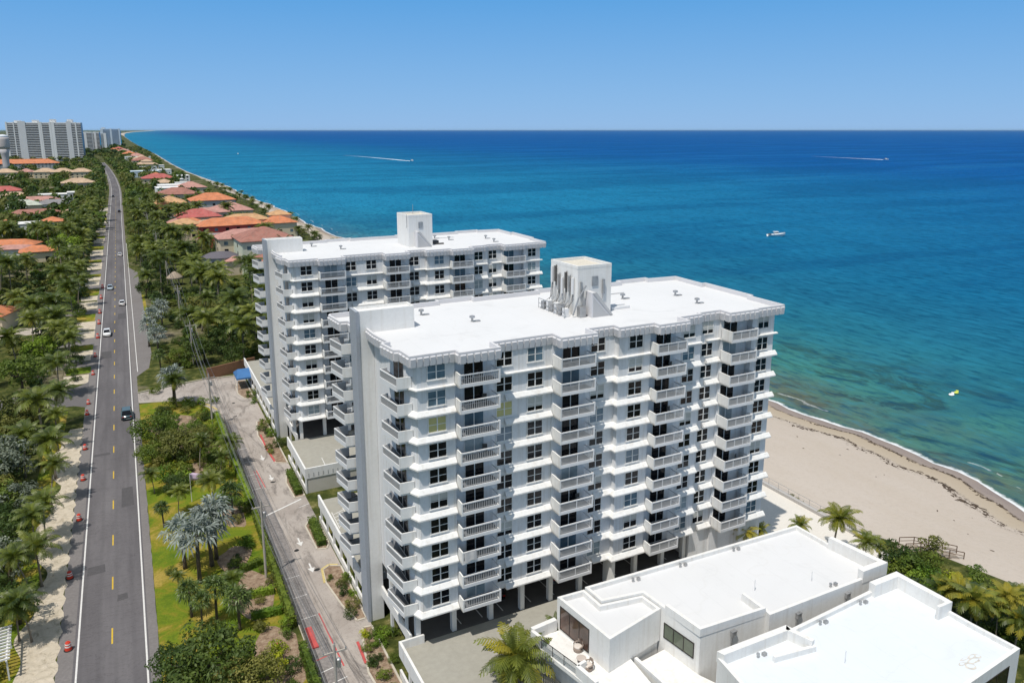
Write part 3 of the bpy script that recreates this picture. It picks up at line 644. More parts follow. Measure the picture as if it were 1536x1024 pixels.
    L_.raw([(46.4,72.28,34.01),(49.2,72.28,34.01),(46.4,72.28,36.9),(46.4,70.9,34.01),(49.2,70.9,34.01),(46.4,70.9,36.9),(46.9,72.28,36.9),(46.9,70.9,36.9)], [(0,1,6,2),(5,7,4,3),(2,6,7,5),(6,1,4,7),(0,2,5,3),(1,0,3,4)])
    le = L_.build('stair_shed', fasc, ph); sd_ = MB(); sd_.raw([(46.55,70.895,34.05),(48.75,70.895,34.05),(46.55,70.895,36.4)], [(0,1,2)]); sd_.raw([(46.45,70.88,36.9),(46.95,70.88,36.92),(49.25,70.88,34.1),(49.0,70.88,34.02),(46.45,70.80,36.9),(46.95,70.80,36.92),(49.25,70.80,34.1),(49.0,70.80,34.02)], [(4,5,6,7),(0,1,5,4),(1,2,6,5),(2,3,7,6),(3,0,4,7)]); sd_.build('shed_end', [picket], ph)
    gb_ = MB(); gb_.face([(45.6,72.6,39.55),(49.5,72.6,39.55),(49.4,77.6,39.55),(45.3,77.6,39.55)]); gb_.build('gravel_roof', capbeige, ph)
    wv_ = MB(); wv_.box(47.2,72.2,37.4,48.0,72.28,38.5); wv_.build('louvre', steel, ph)
    if pipes:
        q2 = random.Random(3)
        for i in range(7):
            y = 73.0+i*.72; xw = 45.28-(y-72.3)*.054; mb = MB(); zt = q2.uniform(36.2, 37.4); mb.box(xw-.30,y-.13,zt,xw-.12,y+.13,zt+1.9); mb.tube([(xw-.05,y,zt-.5),(xw-.05,y,zt+2.0)], .05, 6); mb.box(xw-.14,y-.04,zt+.4,xw,y+.04,zt+.5); mb.box(xw-.14,y-.04,zt+1.4,xw,y+.04,zt+1.5); mb.build('panel_antenna', [screen, steel, rust][i % 3], ph)
            mb = MB(); y1 = y+q2.uniform(-.3,.3); mb.tube([(xw-.1,y,zt),(xw-.2,y,35.6),(xw-.55,y1,35.2),(xw-.8,y1,34.6),(xw-.75,y1,34.05)], .035, 5); mb.tube([(xw-.12,y+.1,zt),(xw-.3,y+.2,35.3),(xw-.9,y+.35,34.9),(xw-1.0,y+.3,34.1)], .03, 5); mb.build('cable', [rust, steel][i % 2], ph)
        for i in range(6):
            mb = MB(); y = 72.5+i*.95; x = 43.7+q2.uniform(-.2,.2); mb.box(x,y,34.12,x+.55,y+.6,34.9+q2.random()*.5); mb.box(x-.08,y-.05,34.01,x+.63,y+.65,34.119); mb.build('equipment_cabinet', [screen, steel][i % 2], ph)
        mb = MB(); mb.tube([(43.5,72.2,34.6),(43.5,78.2,34.6)], .04, 6); mb.tube([(43.5,72.2,35.2),(43.5,78.2,35.2)], .04, 6)
        for i in range(6): mb.tube([(43.5,72.2+i*1.2,34.0),(43.5,72.2+i*1.2,35.2)], .04, 6)
        mb.build('guard_rail', steel, ph)
        mb = MB(); mb.box(45.6,72.05,36.2,45.8,72.28,38.0); mb.box(48.6,72.0,36.4,48.85,72.28,38.1); mb.tube([(48.7,72.15,36.4),(48.4,72.1,35.0),(48.0,72.1,34.5)], .04, 5); mb.build('panel_antenna', steel, ph)
        mb = MB(); mb.tube([(44.6,72.1,34.2),(45.2,71.9,36.2),(46.2,71.9,37.6)], .09); mb.tube([(45.9,72.1,34.1),(45.9,72.0,37.0)], .08); mb.box(45.2,71.5,34.02,46.0,72.2,35.2); mb.build('pipe_rack', steel, ph)
        for dy in (0, 1.1):
            mb = MB(); mb.box(50.6,73+dy,34.02,53.2,73.5+dy,34.30); mb.build('roof_duct', screen, T)
    else:
        mb = MB(); mb.tube([(47.5,76,39.6),(47.5,76,41.4)], .04); mb.tube([(45.2,73,39.9),(45.0,72.6,37.5)], .05); mb.build('antenna', steel, ph)
        mb = MB(); mb.box(50.6,74,34.02,51.8,75.4,34.6); mb.box(50.5,72.9,34.02,52.4,73.3,34.25); mb.build('roof_duct', rust, T)
    for (x, y) in ((33.5,75.5),(29.5,81.0),(55.3,77.5),(62.5,76),(62.0,71.2),(53.5,80.5)):
        mb = MB(); mb.lathe([(.13,34.0),(.13,34.45),(.34,34.5),(.3,34.68),(.05,34.75)], 10, (x,y)); mb.box(x+.3,y-.3,34.01,x+.9,y+.1,34.12); mb.build('roof_vent', steel, T)
    mb = MB()
    for a in (((50.4,80.5),(57.5,80.3)),): mb.obox(*a, .07, 34.06, 34.12)
    mb.build('roof_conduit', steel, T)
    return T
T1 = tower('apartment_tower', 'nearer white apartment tower, pipes and antennas clustered on its rooftop penthouse', 'white beachfront apartment towers', 1, True)
T2 = tower('apartment_tower', 'white apartment tower standing behind, with a bare plain rooftop penthouse', 'white beachfront apartment towers', 5, False)
T2.location = (45.5, 133, 0)
# towel on the balcony rail, a lamp on the wall
mb = MB(); vs = []
for i in range(9):
    for j in range(5): vs.append((27.05+i*.17, 63.56-.03*math.sin(i*1.3)-.02*j, ZB[3]+1.14-j*.26-.03*math.sin(i*.9)*j))
mb.raw(vs, [(i*5+j,(i+1)*5+j,(i+1)*5+j+1,i*5+j+1) for i in range(8) for j in range(4)])
o = mb.build('sheet_cloth', M('grey_cloth', (.50,.49,.48), .9, .15, 3)); tag(o, 'pale grey cloth hung over a low balcony rail of the nearer tower', 'cloth')
md = o.modifiers.new('s', 'SOLIDIFY'); md.thickness = .015
# folding chairs out on the balconies
m_pc = M('patio_chair_grey', (.09,.085,.08), .7, .2, 2)
def patio(label, x, y, z, rz):
    t_ = thing('patio_chair', label, 'patio chair', (x,y,z), rz, 'patio chairs on the nearer tower', True)
    s = MB(); s.box(-.24,-.24,.42,.24,.24,.47); s.build('seat', m_pc, t_); s = MB(); s.box(-.24,.21,.55,.24,.26,1.02); s.build('backrest', m_pc, t_)
    for sx in (-1,1):
        for sy in (-1,1): s = MB(); s.tube([(sx*.22,sy*.22,0),(sx*.22,sy*.22,.42 if sy < 0 else 1.0)], .025, 5); s.build('leg', m_pc, t_)
for col, cx, lbl in ((0,26.85,'first'),(1,38.05,'second'),(2,50.15,'third'),(3,60.95,'fourth')):
    for fl_, ord_ in ((9,'second'),(7,'fourth'),(4,'seventh')):
        if (col+fl_) % 2: patio('dark patio chair in the %s balcony column from the road, %s balcony from the top' % (lbl, ord_), cx+3.1, 64.8, ZB[fl_], R(20*col-30))
# parking decks with parapets, open slots below
def deck(label, x0, y0, x1, y1, south_band=False, zs=3.2, lines=True):
    t_ = thing('parking_deck', label, 'parking deck', ((x0+x1)/2, (y0+y1)/2, 0), group='parking decks at the foot of the towers')
    s = MB(); s.box(x0+.25,y0+.25,zs-.3,x1,y1-.02,zs); s.build('floor_slab', deckg, t_)
    p = MB(); p.obox((x0+.125,y0),(x0+.125,y1), .25, zs-.75, zs+.92)
    p.obox((x0+.25,y0+.125),(x1,y0+.125), .25, zs-.75 if south_band else 0, zs+.92)
    p.build('parapet', white, t_)
    b_ = MB(); b_.obox((x0+.125,y0+.01),(x0+.125,y1), .22, 0, .85)
    for i in range(int((y1-y0)/3.6)+1):
        y = min(y0+.2+i*3.6, y1-.2); b_.box(x0+.02,y-.2,.85,x0+.24,y+.2,zs-.75)
    b_.build('base_wall', white, t_)
    i_ = MB(); i_.box(x0+2.6,y0+.4,0.03,x0+2.8,y1-.2,zs-.32); i_.build('shade_wall', shadeconc, t_)  # dark wall added behind the openings so the garage looks shaded
    if south_band:
        g = MB(); g.obox((x0+.3,y0+.2),(x1,y0+.2), .2, 0, zs-.75); g.build('end_wall', M('beige_wall', (.52,.49,.43), .85, .08, .4), t_)
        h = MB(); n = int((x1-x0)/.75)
        for i in range(n): h.box(x0+.5+i*.75,y0-.03,zs-.5,x0+.62+i*.75,y0-.002,zs+.1)  # raised bars, the shade of the balustrade openings given as grey colour
        h.build('slot_shade_bar', M('slot_shadow_grey', (.40,.40,.40), .9), t_)
    if lines:
        l = MB()
        for (a, b__) in lines if isinstance(lines, list) else []: dash(l, a, b__, .12, zs+.005)
        if l.v: l.build('bay_marking', m_line, t_)
    return t_
deck('grey parking deck in front of the nearer tower, beside the white villas', 20.7, 52, 60, 66.0, False, 3.2, [])
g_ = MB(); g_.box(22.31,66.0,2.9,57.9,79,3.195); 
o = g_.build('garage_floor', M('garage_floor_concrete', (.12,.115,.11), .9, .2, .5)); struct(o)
l = MB()
for x in (28,30.5,33,36.5,39.5,44,48,51,55.5): dash(l, (x,66.9), (x-.2,71.5), .12, 3.2)
struct(l.build('bay_marking', m_line))
deck('grey parking deck along the west side of the nearer tower, with white hatching', 20.7, 78.6, 27, 101.6, False, 3.2, [((21.6+.0,93+i*.9),(23.2,93.8+i*.9)) for i in range(5)]+[((21.5,92.6),(21.6,97.4)),((23.3,93.2),(23.3,98))])
deck('grey parking deck between the two towers, with slotted south wall', 20.85, 110.9, 57, 125.0, True, 3.2, [((24.4,112),(24.6,116)),((30,112),(30.2,116))])
g_ = MB(); g_.box(22.81,125.02,2.9,58.2,138,3.195); o = g_.build('garage_floor', bpy.data.materials['garage_floor_concrete']); struct(o)
deck('grey parking deck along the west side of the farther tower', 21.0, 137.6, 27.4, 176, False, 3.2, [])
# villa-type walls east side of ramps
# blue canopy at the farther entrance
t_ = thing('entrance_canopy', 'blue canvas canopy over the lobby entrance of the farther tower', 'canopy', (19.6,168,0))
c_ = MB(); c_.raw([(18.0,165.6,2.7),(21,165.6,2.7),(21,171,2.7),(18.0,171,2.7),(18.6,168.3,4.0),(21,168.3,4.0),(18.0,165.6,2.35),(18.0,171,2.35),(21,165.6,2.35),(21,171,2.35)], [(0,1,5,4),(2,3,4,5),(3,0,4),(0,3,7,6),(1,0,6,8),(3,2,9,7)])
c_.build('cover', M('blue_canvas', (.055,.16,.36), .8, .12, 1), t_)
for (x, y) in ((18.1,165.8),(18.1,170.8)):
    p_ = MB(); p_.tube([(x,y,0),(x,y,2.6)], .06); p_.build('post', white, t_)
# ------------------------------------------------------------------ white villas in front
def parapet(mb, pts, z0, z1, w_=.35, closed=True):
    n = len(pts)
    for i in range(n if closed else n-1): mb.obox(pts[i], pts[(i+1) % n], w_, z0, z1)
def inset(poly, d):
    ar = sum(poly[i][0]*poly[(i+1) % len(poly)][1]-poly[(i+1) % len(poly)][0]*poly[i][1] for i in range(len(poly)))
    return offset(poly, -d if ar > 0 else d)
def ring(mb, poly, w_, z0, z1):
    """wall of width w_ standing on the inside of an outline, mitred"""
    q_ = inset(poly, w_); n = len(poly)
    for i in range(n):
        a, b_, c, d = poly[i], poly[(i+1) % n], q_[(i+1) % n], q_[i]
        mb.raw([(*a,z0),(*b_,z0),(*c,z0),(*d,z0),(*a,z1),(*b_,z1),(*c,z1),(*d,z1)], [(4,5,6,7),(0,1,5,4),(2,3,7,6)])
VA = thing('villa', 'white flat-roofed villa with a furnished corner terrace, beside the parking deck', 'villa', (52,50,0), group='white flat-roofed villas by the beach')
main = [(42.3,51.2),(43.0,46.6),(50.6,46.2),(50.5,45.6),(66.8,45.6),(65.8,51.9),(65.7,56.5),(37.4,57.3),(37.6,54.6),(42.0,53.9)]
wing = [(34.3,57.45),(35.3,49.8),(42.2,51.35),(41.9,53.85),(37.45,54.5),(37.3,57.3)]
w_ = MB(); w_.prism([(p[0],p[1]) for p in main], 0, 9.95); w_.prism(wing, 6.7, 9.6); w_.prism([(37.6,57.2),(38.2,50.6),(42.1,51.5),(41.8,54),(38,54.6)], 0, 6.69)
ring(w_, main, .32, 9.95, 10.4); ring(w_, wing, .3, 9.6, 10.15); 
rb = [(63.2,45.55),(66.85,45.55),(65.95,51.8),(65.4,51.8),(66.1,46.2),(63.2,46.2)]; w_.prism(rb, 9.96, 11.3)
ra = [(42.9,46.55),(50.55,46.18),(50.5,49.0),(50.2,49.0),(50.2,46.5),(43.2,46.85),(42.75,50.9),(42.35,50.9)]; w_.prism(ra, 9.96, 10.75)
w_.build('wall', white, VA)
r_ = MB(); r_.face([(x,y,9.97) for x, y in inset(main, .3)][::-1]); r_.face([(x,y,9.62) for x, y in inset(wing, .28)][::-1]); r_.build('roof', roofw, VA)
bz_ = M('bronze_frame', (.035,.028,.024), .4, .2)
# west glazing of the wing
def wall_window(parent, a, b_, z0, z1, frame_m, pane_m, bars=2, fw=.09, proud=.05):
    """window on a wall running from plan point a to b_ (outside on the right hand when walking a to b_)"""
    L = math.hypot(b_[0]-a[0], b_[1]-a[1]); rz = math.atan2(b_[1]-a[1], b_[0]-a[0]); h = z1-z0
    f = MB(); f.box(0,-proud,0,L,.02,fw); f.box(0,-proud,h-fw,L,.02,h); f.box(0,-proud,fw,fw,.02,h-fw); f.box(L-fw,-proud,fw,L,.02,h-fw)
    for i in range(1, bars+1): f.box(L*i/(bars+1)-fw/2,-proud+.004,fw,L*i/(bars+1)+fw/2,.02,h-fw)
    o = f.build('window', frame_m, parent, (a[0],a[1],z0)); 
    o.rotation_euler.z = rz
    g = MB(); g.box(fw*.9,-proud*.45,fw*.9,L-fw*.9,.015,h-fw*.9); p = g.build('pane', pane_m); p.parent = o
    return o
m_room = M('warm_room_glass', (.10,.06,.045), .08, .6, .5, spec=.5)
wall_window(VA, (34.36,56.95), (34.93,52.6), 6.95, 9.45, bz_, m_room, 2)
wall_window(VA, (42.33,50.9), (42.87,47.2), 7.3, 8.9, bz_, M('green_glass', (.12,.14,.10), .1, .3, .6, spec=.5), 2)
# terrace
TR = [(31.0,57.0),(33.5,45.5),(37.9,46.2),(38.2,50.6),(37.6,57.2)]
tr = MB(); tr.prism(TR, 6.3, 6.68); tr.prism([(32.6,56.6),(34.4,47),(37.8,47.2),(38,50.6),(37.5,56.6)], 0, 6.29)
tr.obox((31.3,57.1),(34.1,57.4), .5, 6.68, 7.85); tr.obox((31.2,56.9),(31.45,55.6), .35, 6.68, 7.85); tr.obox((32.6,50.9),(33.0,48.3), .4, 6.68, 7.7); tr.obox((32.6,50.9),(33.6,51.1), .3, 6.68, 7.7)
tr.build('terrace', white, VA)
gl, gt, go_ = nt('rail_glass'); gb2 = N(gt, 'ShaderNodeBsdfPrincipled', Roughness=.05); gb2.inputs['Base Color'].default_value = (.25,.3,.32,1); gb2.inputs['Alpha'].default_value = .35; gt.links.new(gb2.outputs[0], go_.inputs[0])
gr_ = MB(); gr_.obox((31.45,55.5),(32.55,51.0), .03, 6.7, 7.65); o = gr_.build('glass_railing', gl, VA)
gp = MB()
for u in (0,.33,.66,1): gp.tube([(31.45+1.1*u,55.5-4.5*u,6.68),(31.45+1.1*u,55.5-4.5*u,7.7)], .04)
gp.tube([(31.45,55.5,7.7),(32.55,51,7.7)], .035); q_ = gp.build('rail_post', bz_); q_.parent = o; q_.matrix_parent_inverse = mw(o).inverted()
# lower south terrace of the villa with parapet
lt = MB(); lt.prism([(38.4,50.3),(38.9,44.2),(44.2,43.9),(43.1,46.4),(42.4,50.8)], 0, 6.0); lt.build('lower_wall', white, VA)
l2 = MB(); l2.obox((38.55,50.2),(39.0,44.2), .3, 6.0, 6.9); l2.obox((39,44.2),(44.2,43.9), .3, 6.0, 6.9); l2.build('lower_parapet', white, VA)
def spout(parent, x, y, z):
    mb = MB(); mb.box(x-.28,y-.3,z-.5,x-.02,y-.02,z); mb.box(x+.1,y-.26,z-.42,x+.32,y-.02,z+.08); mb.box(x-.2,y-.14,z-3.2,x-.06,y-.02,z-.5); mb.box(x-.3,y-.32,z,x+.36,y-.02,z+.05); mb.build('drain_spout', steel, parent)
spout(VA, 46.6, 46.3, 9.6); spout(VA, 54.2, 45.6, 9.5); spout(VA, 61.0, 45.6, 9.6)
for (x, y) in ((42.6,56.4),(48.6,56.3),(55.8,56.1),(59.8,46.6)):
    mb = MB(); mb.lathe([(.1,9.97),(.1,10.25),(.16,10.27),(.14,10.4),(.03,10.42)], 8, (x,y)); mb.box(x+.5,y-.2,9.98,x+.8,y+.1,10.3); mb.build('roof_vent', steel, VA)
mb = MB(); mb.tube([(52.5,49.6,9.97),(52.5,49.6,11.2)], .04); mb.tube([(58.9,48.2,9.97),(58.9,48.2,11.1)], .04); mb.build('vent_pipe', screen, VA)
VB = thing('villa', 'white flat-roofed villa nearest the camera with a stained patch on its roof', 'villa', (55,38,0), group='white flat-roofed villas by the beach')
vb = [(66.7,44.4),(66.9,36.5),(67.2,32.4),(60,31.8),(45,30.6),(39.5,30),(41.4,37),(42.4,43.7),(50.5,43.6),(62.7,44.4)]
w_ = MB(); w_.prism(vb, 0, 9.55); ring(w_, vb, .34, 9.55, 10.0)
w_.prism([(62.7,44.45),(66.75,44.45),(66.95,38.9),(66.3,38.9),(66.1,43.75),(62.7,43.75)], 9.56, 10.95); w_.box(65.0,38.6,9.56,66.93,38.9,10.95)
w_.prism([(42.36,43.75),(50.5,43.65),(50.4,43.0),(42.6,43.1)], 9.56, 10.6); w_.prism([(50.5,43.6),(51.2,41.0),(50.8,40.9),(50.0,43.2)], 9.56, 10.6); w_.prism([(46.8,41.6),(51.2,41.0),(51.15,40.7),(46.8,41.3)], 9.56, 10.1)
w_.build('wall', white, VB)
r_ = MB(); r_.face([(x,y,9.57) for x, y in inset(vb, .3)][::-1]); r_.build('roof', roofmat('white_roof_membrane', (.70,.74,.78)), VB)
st_ = MB(); 
for i, (x, y, rx, ry_) in enumerate(((62.5,33.6,.8,.3),(61.6,33.3,.5,.42),(62.9,34.0,.55,.2),(61.2,33.8,.35,.2),(62.1,34.1,.6,.14),(63.4,33.8,.3,.25))):
    o_, n_ = blob(x,y,rx,ry_,18,i), blob(x+.04,y+.02,rx*.72,ry_*.6,18,i+9)
    for q_ in range(18): st_.face([(*o_[q_],9.578+i*.0015),(*o_[(q_+1) % 18],9.578+i*.0015),(*n_[(q_+1) % 18],9.578+i*.0015),(*n_[q_],9.578+i*.0015)])
st_.build('stain', M('roof_stain', (.60,.57,.52), .9, .3, 2.5), VB)
wall_window(VB, (61.6,31.93), (65.6,32.27), 5.4, 8.9, bz_, glassd, 1)
spout(VB, 59.6, 31.7, 9.3)
for (x, y) in ((46.0,42.5),(54.5,43.2),(60.5,43.6)):
    mb = MB(); mb.lathe([(.1,9.57),(.1,9.85),(.16,9.87),(.14,10.0),(.03,10.02)], 8, (x,y)); mb.box(x+.5,y-.2,9.58,x+.9,y+.1,9.85); mb.build('roof_vent', steel, VB)
mb = MB(); mb.tube([(52.2,38.5,9.57),(52.2,38.5,10.8)], .04); mb.build('vent_pipe', screen, VB)
# terrace furniture
wick = M('wicker', (.30,.24,.20), .9, .2, 6, 20); cush = M('cream_cushion', (.66,.60,.54), .9, .06, 2)
def chair(label, x, y, rz):
    t_ = thing('armchair', label, 'armchair', (x,y,6.68), rz, 'armchairs on the villa terrace', True)
    s = MB(); s.lathe([(.40,.0),(.46,.1),(.46,.34),(.40,.38)], 14); s.build('seat', wick, t_)
    c = MB(); c.lathe([(.34,.382),(.40,.43),(.38,.52),(.2,.55)], 14); c.build('cushion', cush, t_)
    a = MB()
    pts = [(.48*math.cos(th), .48*math.sin(th), .62+.1*math.cos(th-math.pi/2)) for th in [R(-20+i*22) for i in range(11)]]
    a.tube(pts, .06, 7)
    for th in (R(-15), R(35), R(90), R(145), R(195)): a.tube([(.46*math.cos(th),.46*math.sin(th),.3),(.48*math.cos(th),.48*math.sin(th),.64)], .04, 6)
    a.build('arm', wick, t_)
    bk = MB(); pts = [(.45*math.cos(th), .45*math.sin(th)) for th in [R(40+i*12.5) for i in range(9)]]
    for p0, p1 in zip(pts, pts[1:]): bk.obox(p0, p1, .07, .66, .98)
    bk.build('backrest', wick, t_)
c1, c2 = G(867,972,6.9), G(882,1000,6.9)
chair('wicker armchair with pale cushion at the deck end of the villa terrace', c1.x, c1.y, R(-80)); chair('wicker armchair with pale cushion on the camera side of the round terrace table', c2.x, c2.y, R(-100))
c3 = G(872,990,6.9); t_ = thing('round_table', 'low round wicker table between two armchairs on the villa terrace', 'table', (c3.x,c3.y,6.68), 0, None, True)
s = MB(); s.lathe([(.30,0),(.26,.25),(.36,.46)], 14); s.build('base', wick, t_); s = MB(); s.lathe([(.46,.462),(.47,.50),(.2,.51)], 16); s.build('table_top', M('pale_table_top', (.52,.45,.40), .6, .1, 2), t_)
# ------------------------------------------------------------------ plants: meshes first
def coco_crown(seed, n=24, L=3.3, dead=2):
    q = random.Random(seed); mb = MB()
    for i in range(n+dead):
        az = i*2.39996+q.uniform(-.2,.2); u = i/n
        el = R(78)-u*R(100)+q.uniform(-.12,.12) if i < n else R(-55)
        ln = L*(.72+.28*math.sin(min(1,u)*math.pi))*q.uniform(.88,1.1)
        mb.mi = 1 if (i >= n-2) else 0
        p = Vector((.12*math.cos(az), .12*math.sin(az), .05)); S = 9; side = Vector((-math.sin(az), math.cos(az), 0)); tw = q.uniform(-.35,.35)
        bend_ = q.uniform(1.1,1.7)
        prev = p
        for s in range(S):
            v = (s+1)/S; e = el-bend_*v*v*1.0
            d = Vector((math.cos(az)*math.cos(e), math.sin(az)*math.cos(e), math.sin(e))); nx = prev+d*(ln/S)
            up = side.cross(d)
            mb.face([prev+side*.03, prev-side*.03, nx-side*.022, nx+side*.022])
            for sg in (-1, 1):
                for h in range(2):
                    b0 = prev.lerp(nx, h*.5); b1 = prev.lerp(nx, h*.5+.30)
                    ll = ln*.24*(math.sin(math.pi*min(.97, .12+.86*(v-.5/S*h))))**.7*q.uniform(.85,1.1)
                    dd = (side*sg*math.cos(tw*sg+.25)+d*.55-Vector((0,0,1))*(.30+.35*v)+up*.25*math.sin(tw)).normalized()
                    mb.face([b0, b1, b1+dd*ll+d*.05, b0+dd*ll*.93])
            prev = nx
    if seed % 2 == 0:
        mb.mi = 2
        for i in range(7):
            a = i*.9; mb.smooth = True; c = Vector((.22*math.cos(a), .22*math.sin(a), -.22-.08*(i % 2)))
            vs = [c+Vector((.11*math.cos(t_)*math.cos(f), .11*math.sin(t_)*math.cos(f), .13*math.sin(f))) for f in (-1.2,0,1.2) for t_ in [k*1.2566 for k in range(5)]]
            mb.raw(vs, [(r*5+k, r*5+(k+1) % 5, r*5+5+(k+1) % 5, r*5+5+k) for r in range(2) for k in range(5)]); mb.smooth = False
    return mb
def trunk(h, lean, r0=.2, r1=.11, seed=0, flare=1.5):
    q = random.Random(seed); mb = MB(); mb.smooth = True; a = q.uniform(0, 6.28); S = 7; pts = []; rs = []
    for i in range(S+1):
        u = i/S; k = lean*h*(u**1.7); pts.append((k*math.cos(a), k*math.sin(a), h*u-.1)); rs.append((r0*(flare if i == 0 else 1)*(1-u)+r1*u))
    mb.tube(pts, rs, 8); return mb, Vector(pts[-1])+Vector((0,0,.1))
def fan_crown(seed, n=26, rl=1.0, fl=1.05):
    q = random.Random(seed); mb = MB()
    for i in range(n):
        az = i*2.39996; u = i/n; el = R(80)-u*R(118)+q.uniform(-.15,.15)
        d = Vector((math.cos(az)*math.cos(el), math.sin(az)*math.cos(el), math.sin(el))); side = Vector((-math.sin(az), math.cos(az), 0)); up = side.cross(d)
        p0 = d*.1; p1 = d*rl*q.uniform(.8,1.15); mb.face([p0+side*.025, p0-side*.025, p1-side*.02, p1+side*.02])
        K = 12; f0 = fl*q.uniform(.85,1.12); dr = q.uniform(.15,.45)
        for k in range(K):
            t_ = (k/(K-1)-.5)*R(250); dd = d*math.cos(t_)+side*math.sin(t_); ll = f0*(.65+.35*math.cos(t_*.6)); wv = R(250)/K*.36
            da = d*math.cos(t_-wv)+side*math.sin(t_-wv); db = d*math.cos(t_+wv)+side*math.sin(t_+wv)
            tip = p1+dd*ll-Vector((0,0,dr*ll))+up*.12*ll; m1 = p1+da*ll*.58+up*(.10*(k % 2))*ll; m2 = p1+db*ll*.58+up*(.10*((k+1) % 2))*ll
            mb.face([p1, m1, tip, m2])
    return mb
def leafcloud(seed, rx, ry, rz, cz, nb=26, per=70, leaf=.32, hollow=.45, blobr=.34, shapefn=None):
    """foliage spread through many small clumps"""
    q = random.Random(seed); mb = MB(); base = min(rx, ry)
    for i in range(nb):
        while True:
            p = Vector((q.uniform(-1,1), q.uniform(-1,1), q.uniform(-.75,1)))
            if hollow < p.length < 1: break
        c = Vector((p.x*rx, p.y*ry, cz+p.z*rz)); br = base*blobr*q.uniform(.65,1.25)
        for k in range(per):
            d = Vector((q.gauss(0,1), q.gauss(0,1), q.gauss(0,1)+.35)).normalized(); o = c+Vector((d.x, d.y, d.z*.75))*br*q.uniform(.72,1.03)
            nrm = (d+Vector((q.gauss(0,.5), q.gauss(0,.5), q.gauss(0,.5)+.25))).normalized(); t1 = nrm.orthogonal().normalized()
            an = q.uniform(0,6.28); t2 = nrm.cross(t1); a = t1*math.cos(an)+t2*math.sin(an); b_ = nrm.cross(a); l = leaf*q.uniform(.6,1.35)
            mb.face([o-a*l*.5, o+b_*l*.27, o+a*l*.55, o-b_*l*.27])
    return mb
def limbs(h, crown_r, cz, seed, r=.22):
    q = random.Random(seed); mb = MB(); mb.smooth = True
    mb.tube([(0,0,-.1),(.1,.05,h*.45),(.05,.15,h*.8)], [r*1.3, r, r*.7], 8)
    for i in range(6):
        a = i*1.05+q.uniform(-.3,.3); k = crown_r*q.uniform(.45,.75); mb.tube([(.08,.08,h*q.uniform(.35,.7)),(k*.5*math.cos(a),k*.5*math.sin(a),cz-.1*h),(k*math.cos(a),k*math.sin(a),cz+q.uniform(0,.2)*h)], [r*.55, r*.35, r*.12], 6)
    return mb
PROTO = {}
def proto(kind):
    """one tree of each kind stands out of sight nowhere: the first use moves it, later uses copy it"""
    return PROTO.get(kind)
CMESH, FMESH, SMESH, BMESH = [], [], [], []
for i in range(5):
    cm = coco_crown(10+i, 24+2*(i % 3), 4.0+.3*(i % 3), 1+i % 3).mesh('crown', [lf_coco, lf_yel, barkd]); h = 6.6+.9*i; tm, tp = trunk(h, .06+.05*(i % 4), .17, .10, i); CMESH.append((cm, tm.mesh('trunk', bark), tp, h))
cmx = coco_crown(21, 26, 4.2, 2); cmx.m = [1 if (i//36) % 3 == 1 else m for i, m in enumerate(cmx.m)]; cmx = cmx.mesh('crown', [lf_coco, lf_yel, barkd])
cmy = coco_crown(16, 24, 3.4, 4).mesh('crown', [lf_yel, lf_yel, barkd])
for i in range(3):
    cm = fan_crown(30+i, 26, .9, 1.0).mesh('crown', lf_fan); tm, tp = trunk(3.6+.7*i, .03, .17, .13, 40+i, 1.2); FMESH.append((cm, tm.mesh('trunk', barkd), tp, 3.6+.7*i))
for i in range(2):
    cm = fan_crown(50+i, 19, 1.35, 1.45).mesh('crown', lf_silver); tm, tp = trunk(5.0+i*.8, .02, .23, .18, 60+i, 1.3); SMESH.append((cm, tm.mesh('trunk', barkd), tp, 5.0+i*.8))
TREEM = {}
def treemesh(kind, leafm, v):
    key = (kind, leafm.name, v)
    if key not in TREEM:
        if kind == 'tree': cm = leafcloud(70+v, 3.2, 3.2, 2.3, 4.3, 30, 62, .42); tm = limbs(5, 3, 4.0, v)
        elif kind == 'wide': cm = leafcloud(80+v, 4.2, 3.6, 1.9, 2.9, 46, 75, .36, .5, .30); tm = limbs(3.4, 4, 2.7, v, .16)
        else: cm = leafcloud(90+v, 1, 1, .8, .75, 18, 55, .17, .35, .42); tm = None
        TREEM[key] = (cm.mesh('crown' if tm else 'shrub', leafm), tm.mesh('trunk', barkd) if tm else None)
    return TREEM[key]
FIRST = {}
LAND = [('the lay-by on the east side',1,265),('the thatched hut',11,300),('the brown garden wall',16,182),('the silver palm cluster',6,232),('the side street',-26,177),('the west driveway',-52,266),('the white two-storey house',-62,420),('the salmon roofed wing',-52,330),('the vivid orange roof corner',-78,240),('the dark slate roof',52,330),('the crimson roofed villa',62,470),('the bright orange villa',62,560),('the cherry red roof',60,800),('the pale green roof',-88,520),('the wide tan hipped roof',-60,760),('the teal car',-14,160),('the pergola',-18,84),('the first white car',-14,228),('the pale blue car',-14,300),('the far white car',2,378),('the far dark cars',2,600),('the farther tower',40,205)]
SEEN = {}
def auto(noun, x, y, s):
    nm, lx, ly = min(LAND, key=lambda q: (q[1]-x)**2+(q[2]-y)**2*.5)
    dx, dy = x-lx, y-ly
    rel = ('right of ' if dx > 0 else 'left of ')+nm if abs(dx) > abs(dy)*.6 else ('beyond ' if dy > 0 else 'on the camera side of ')+nm
    if abs(dx) > 5 and abs(dy) > 8 and abs(dx) > abs(dy)*.6: rel += ', farther up' if dy > 0 else ', nearer'
    size = 'small' if s < .75 else ('large' if s > 1.15 else ('medium' if s < .95 else 'tall'))
    rd = ('west roadside ' if x < -5.7 else 'east roadside ') if -20 < x < -15 or 0 < x < 5 else ('set back ' if abs(x) > 45 else '')
    return size+' '+noun+' '+rd+rel
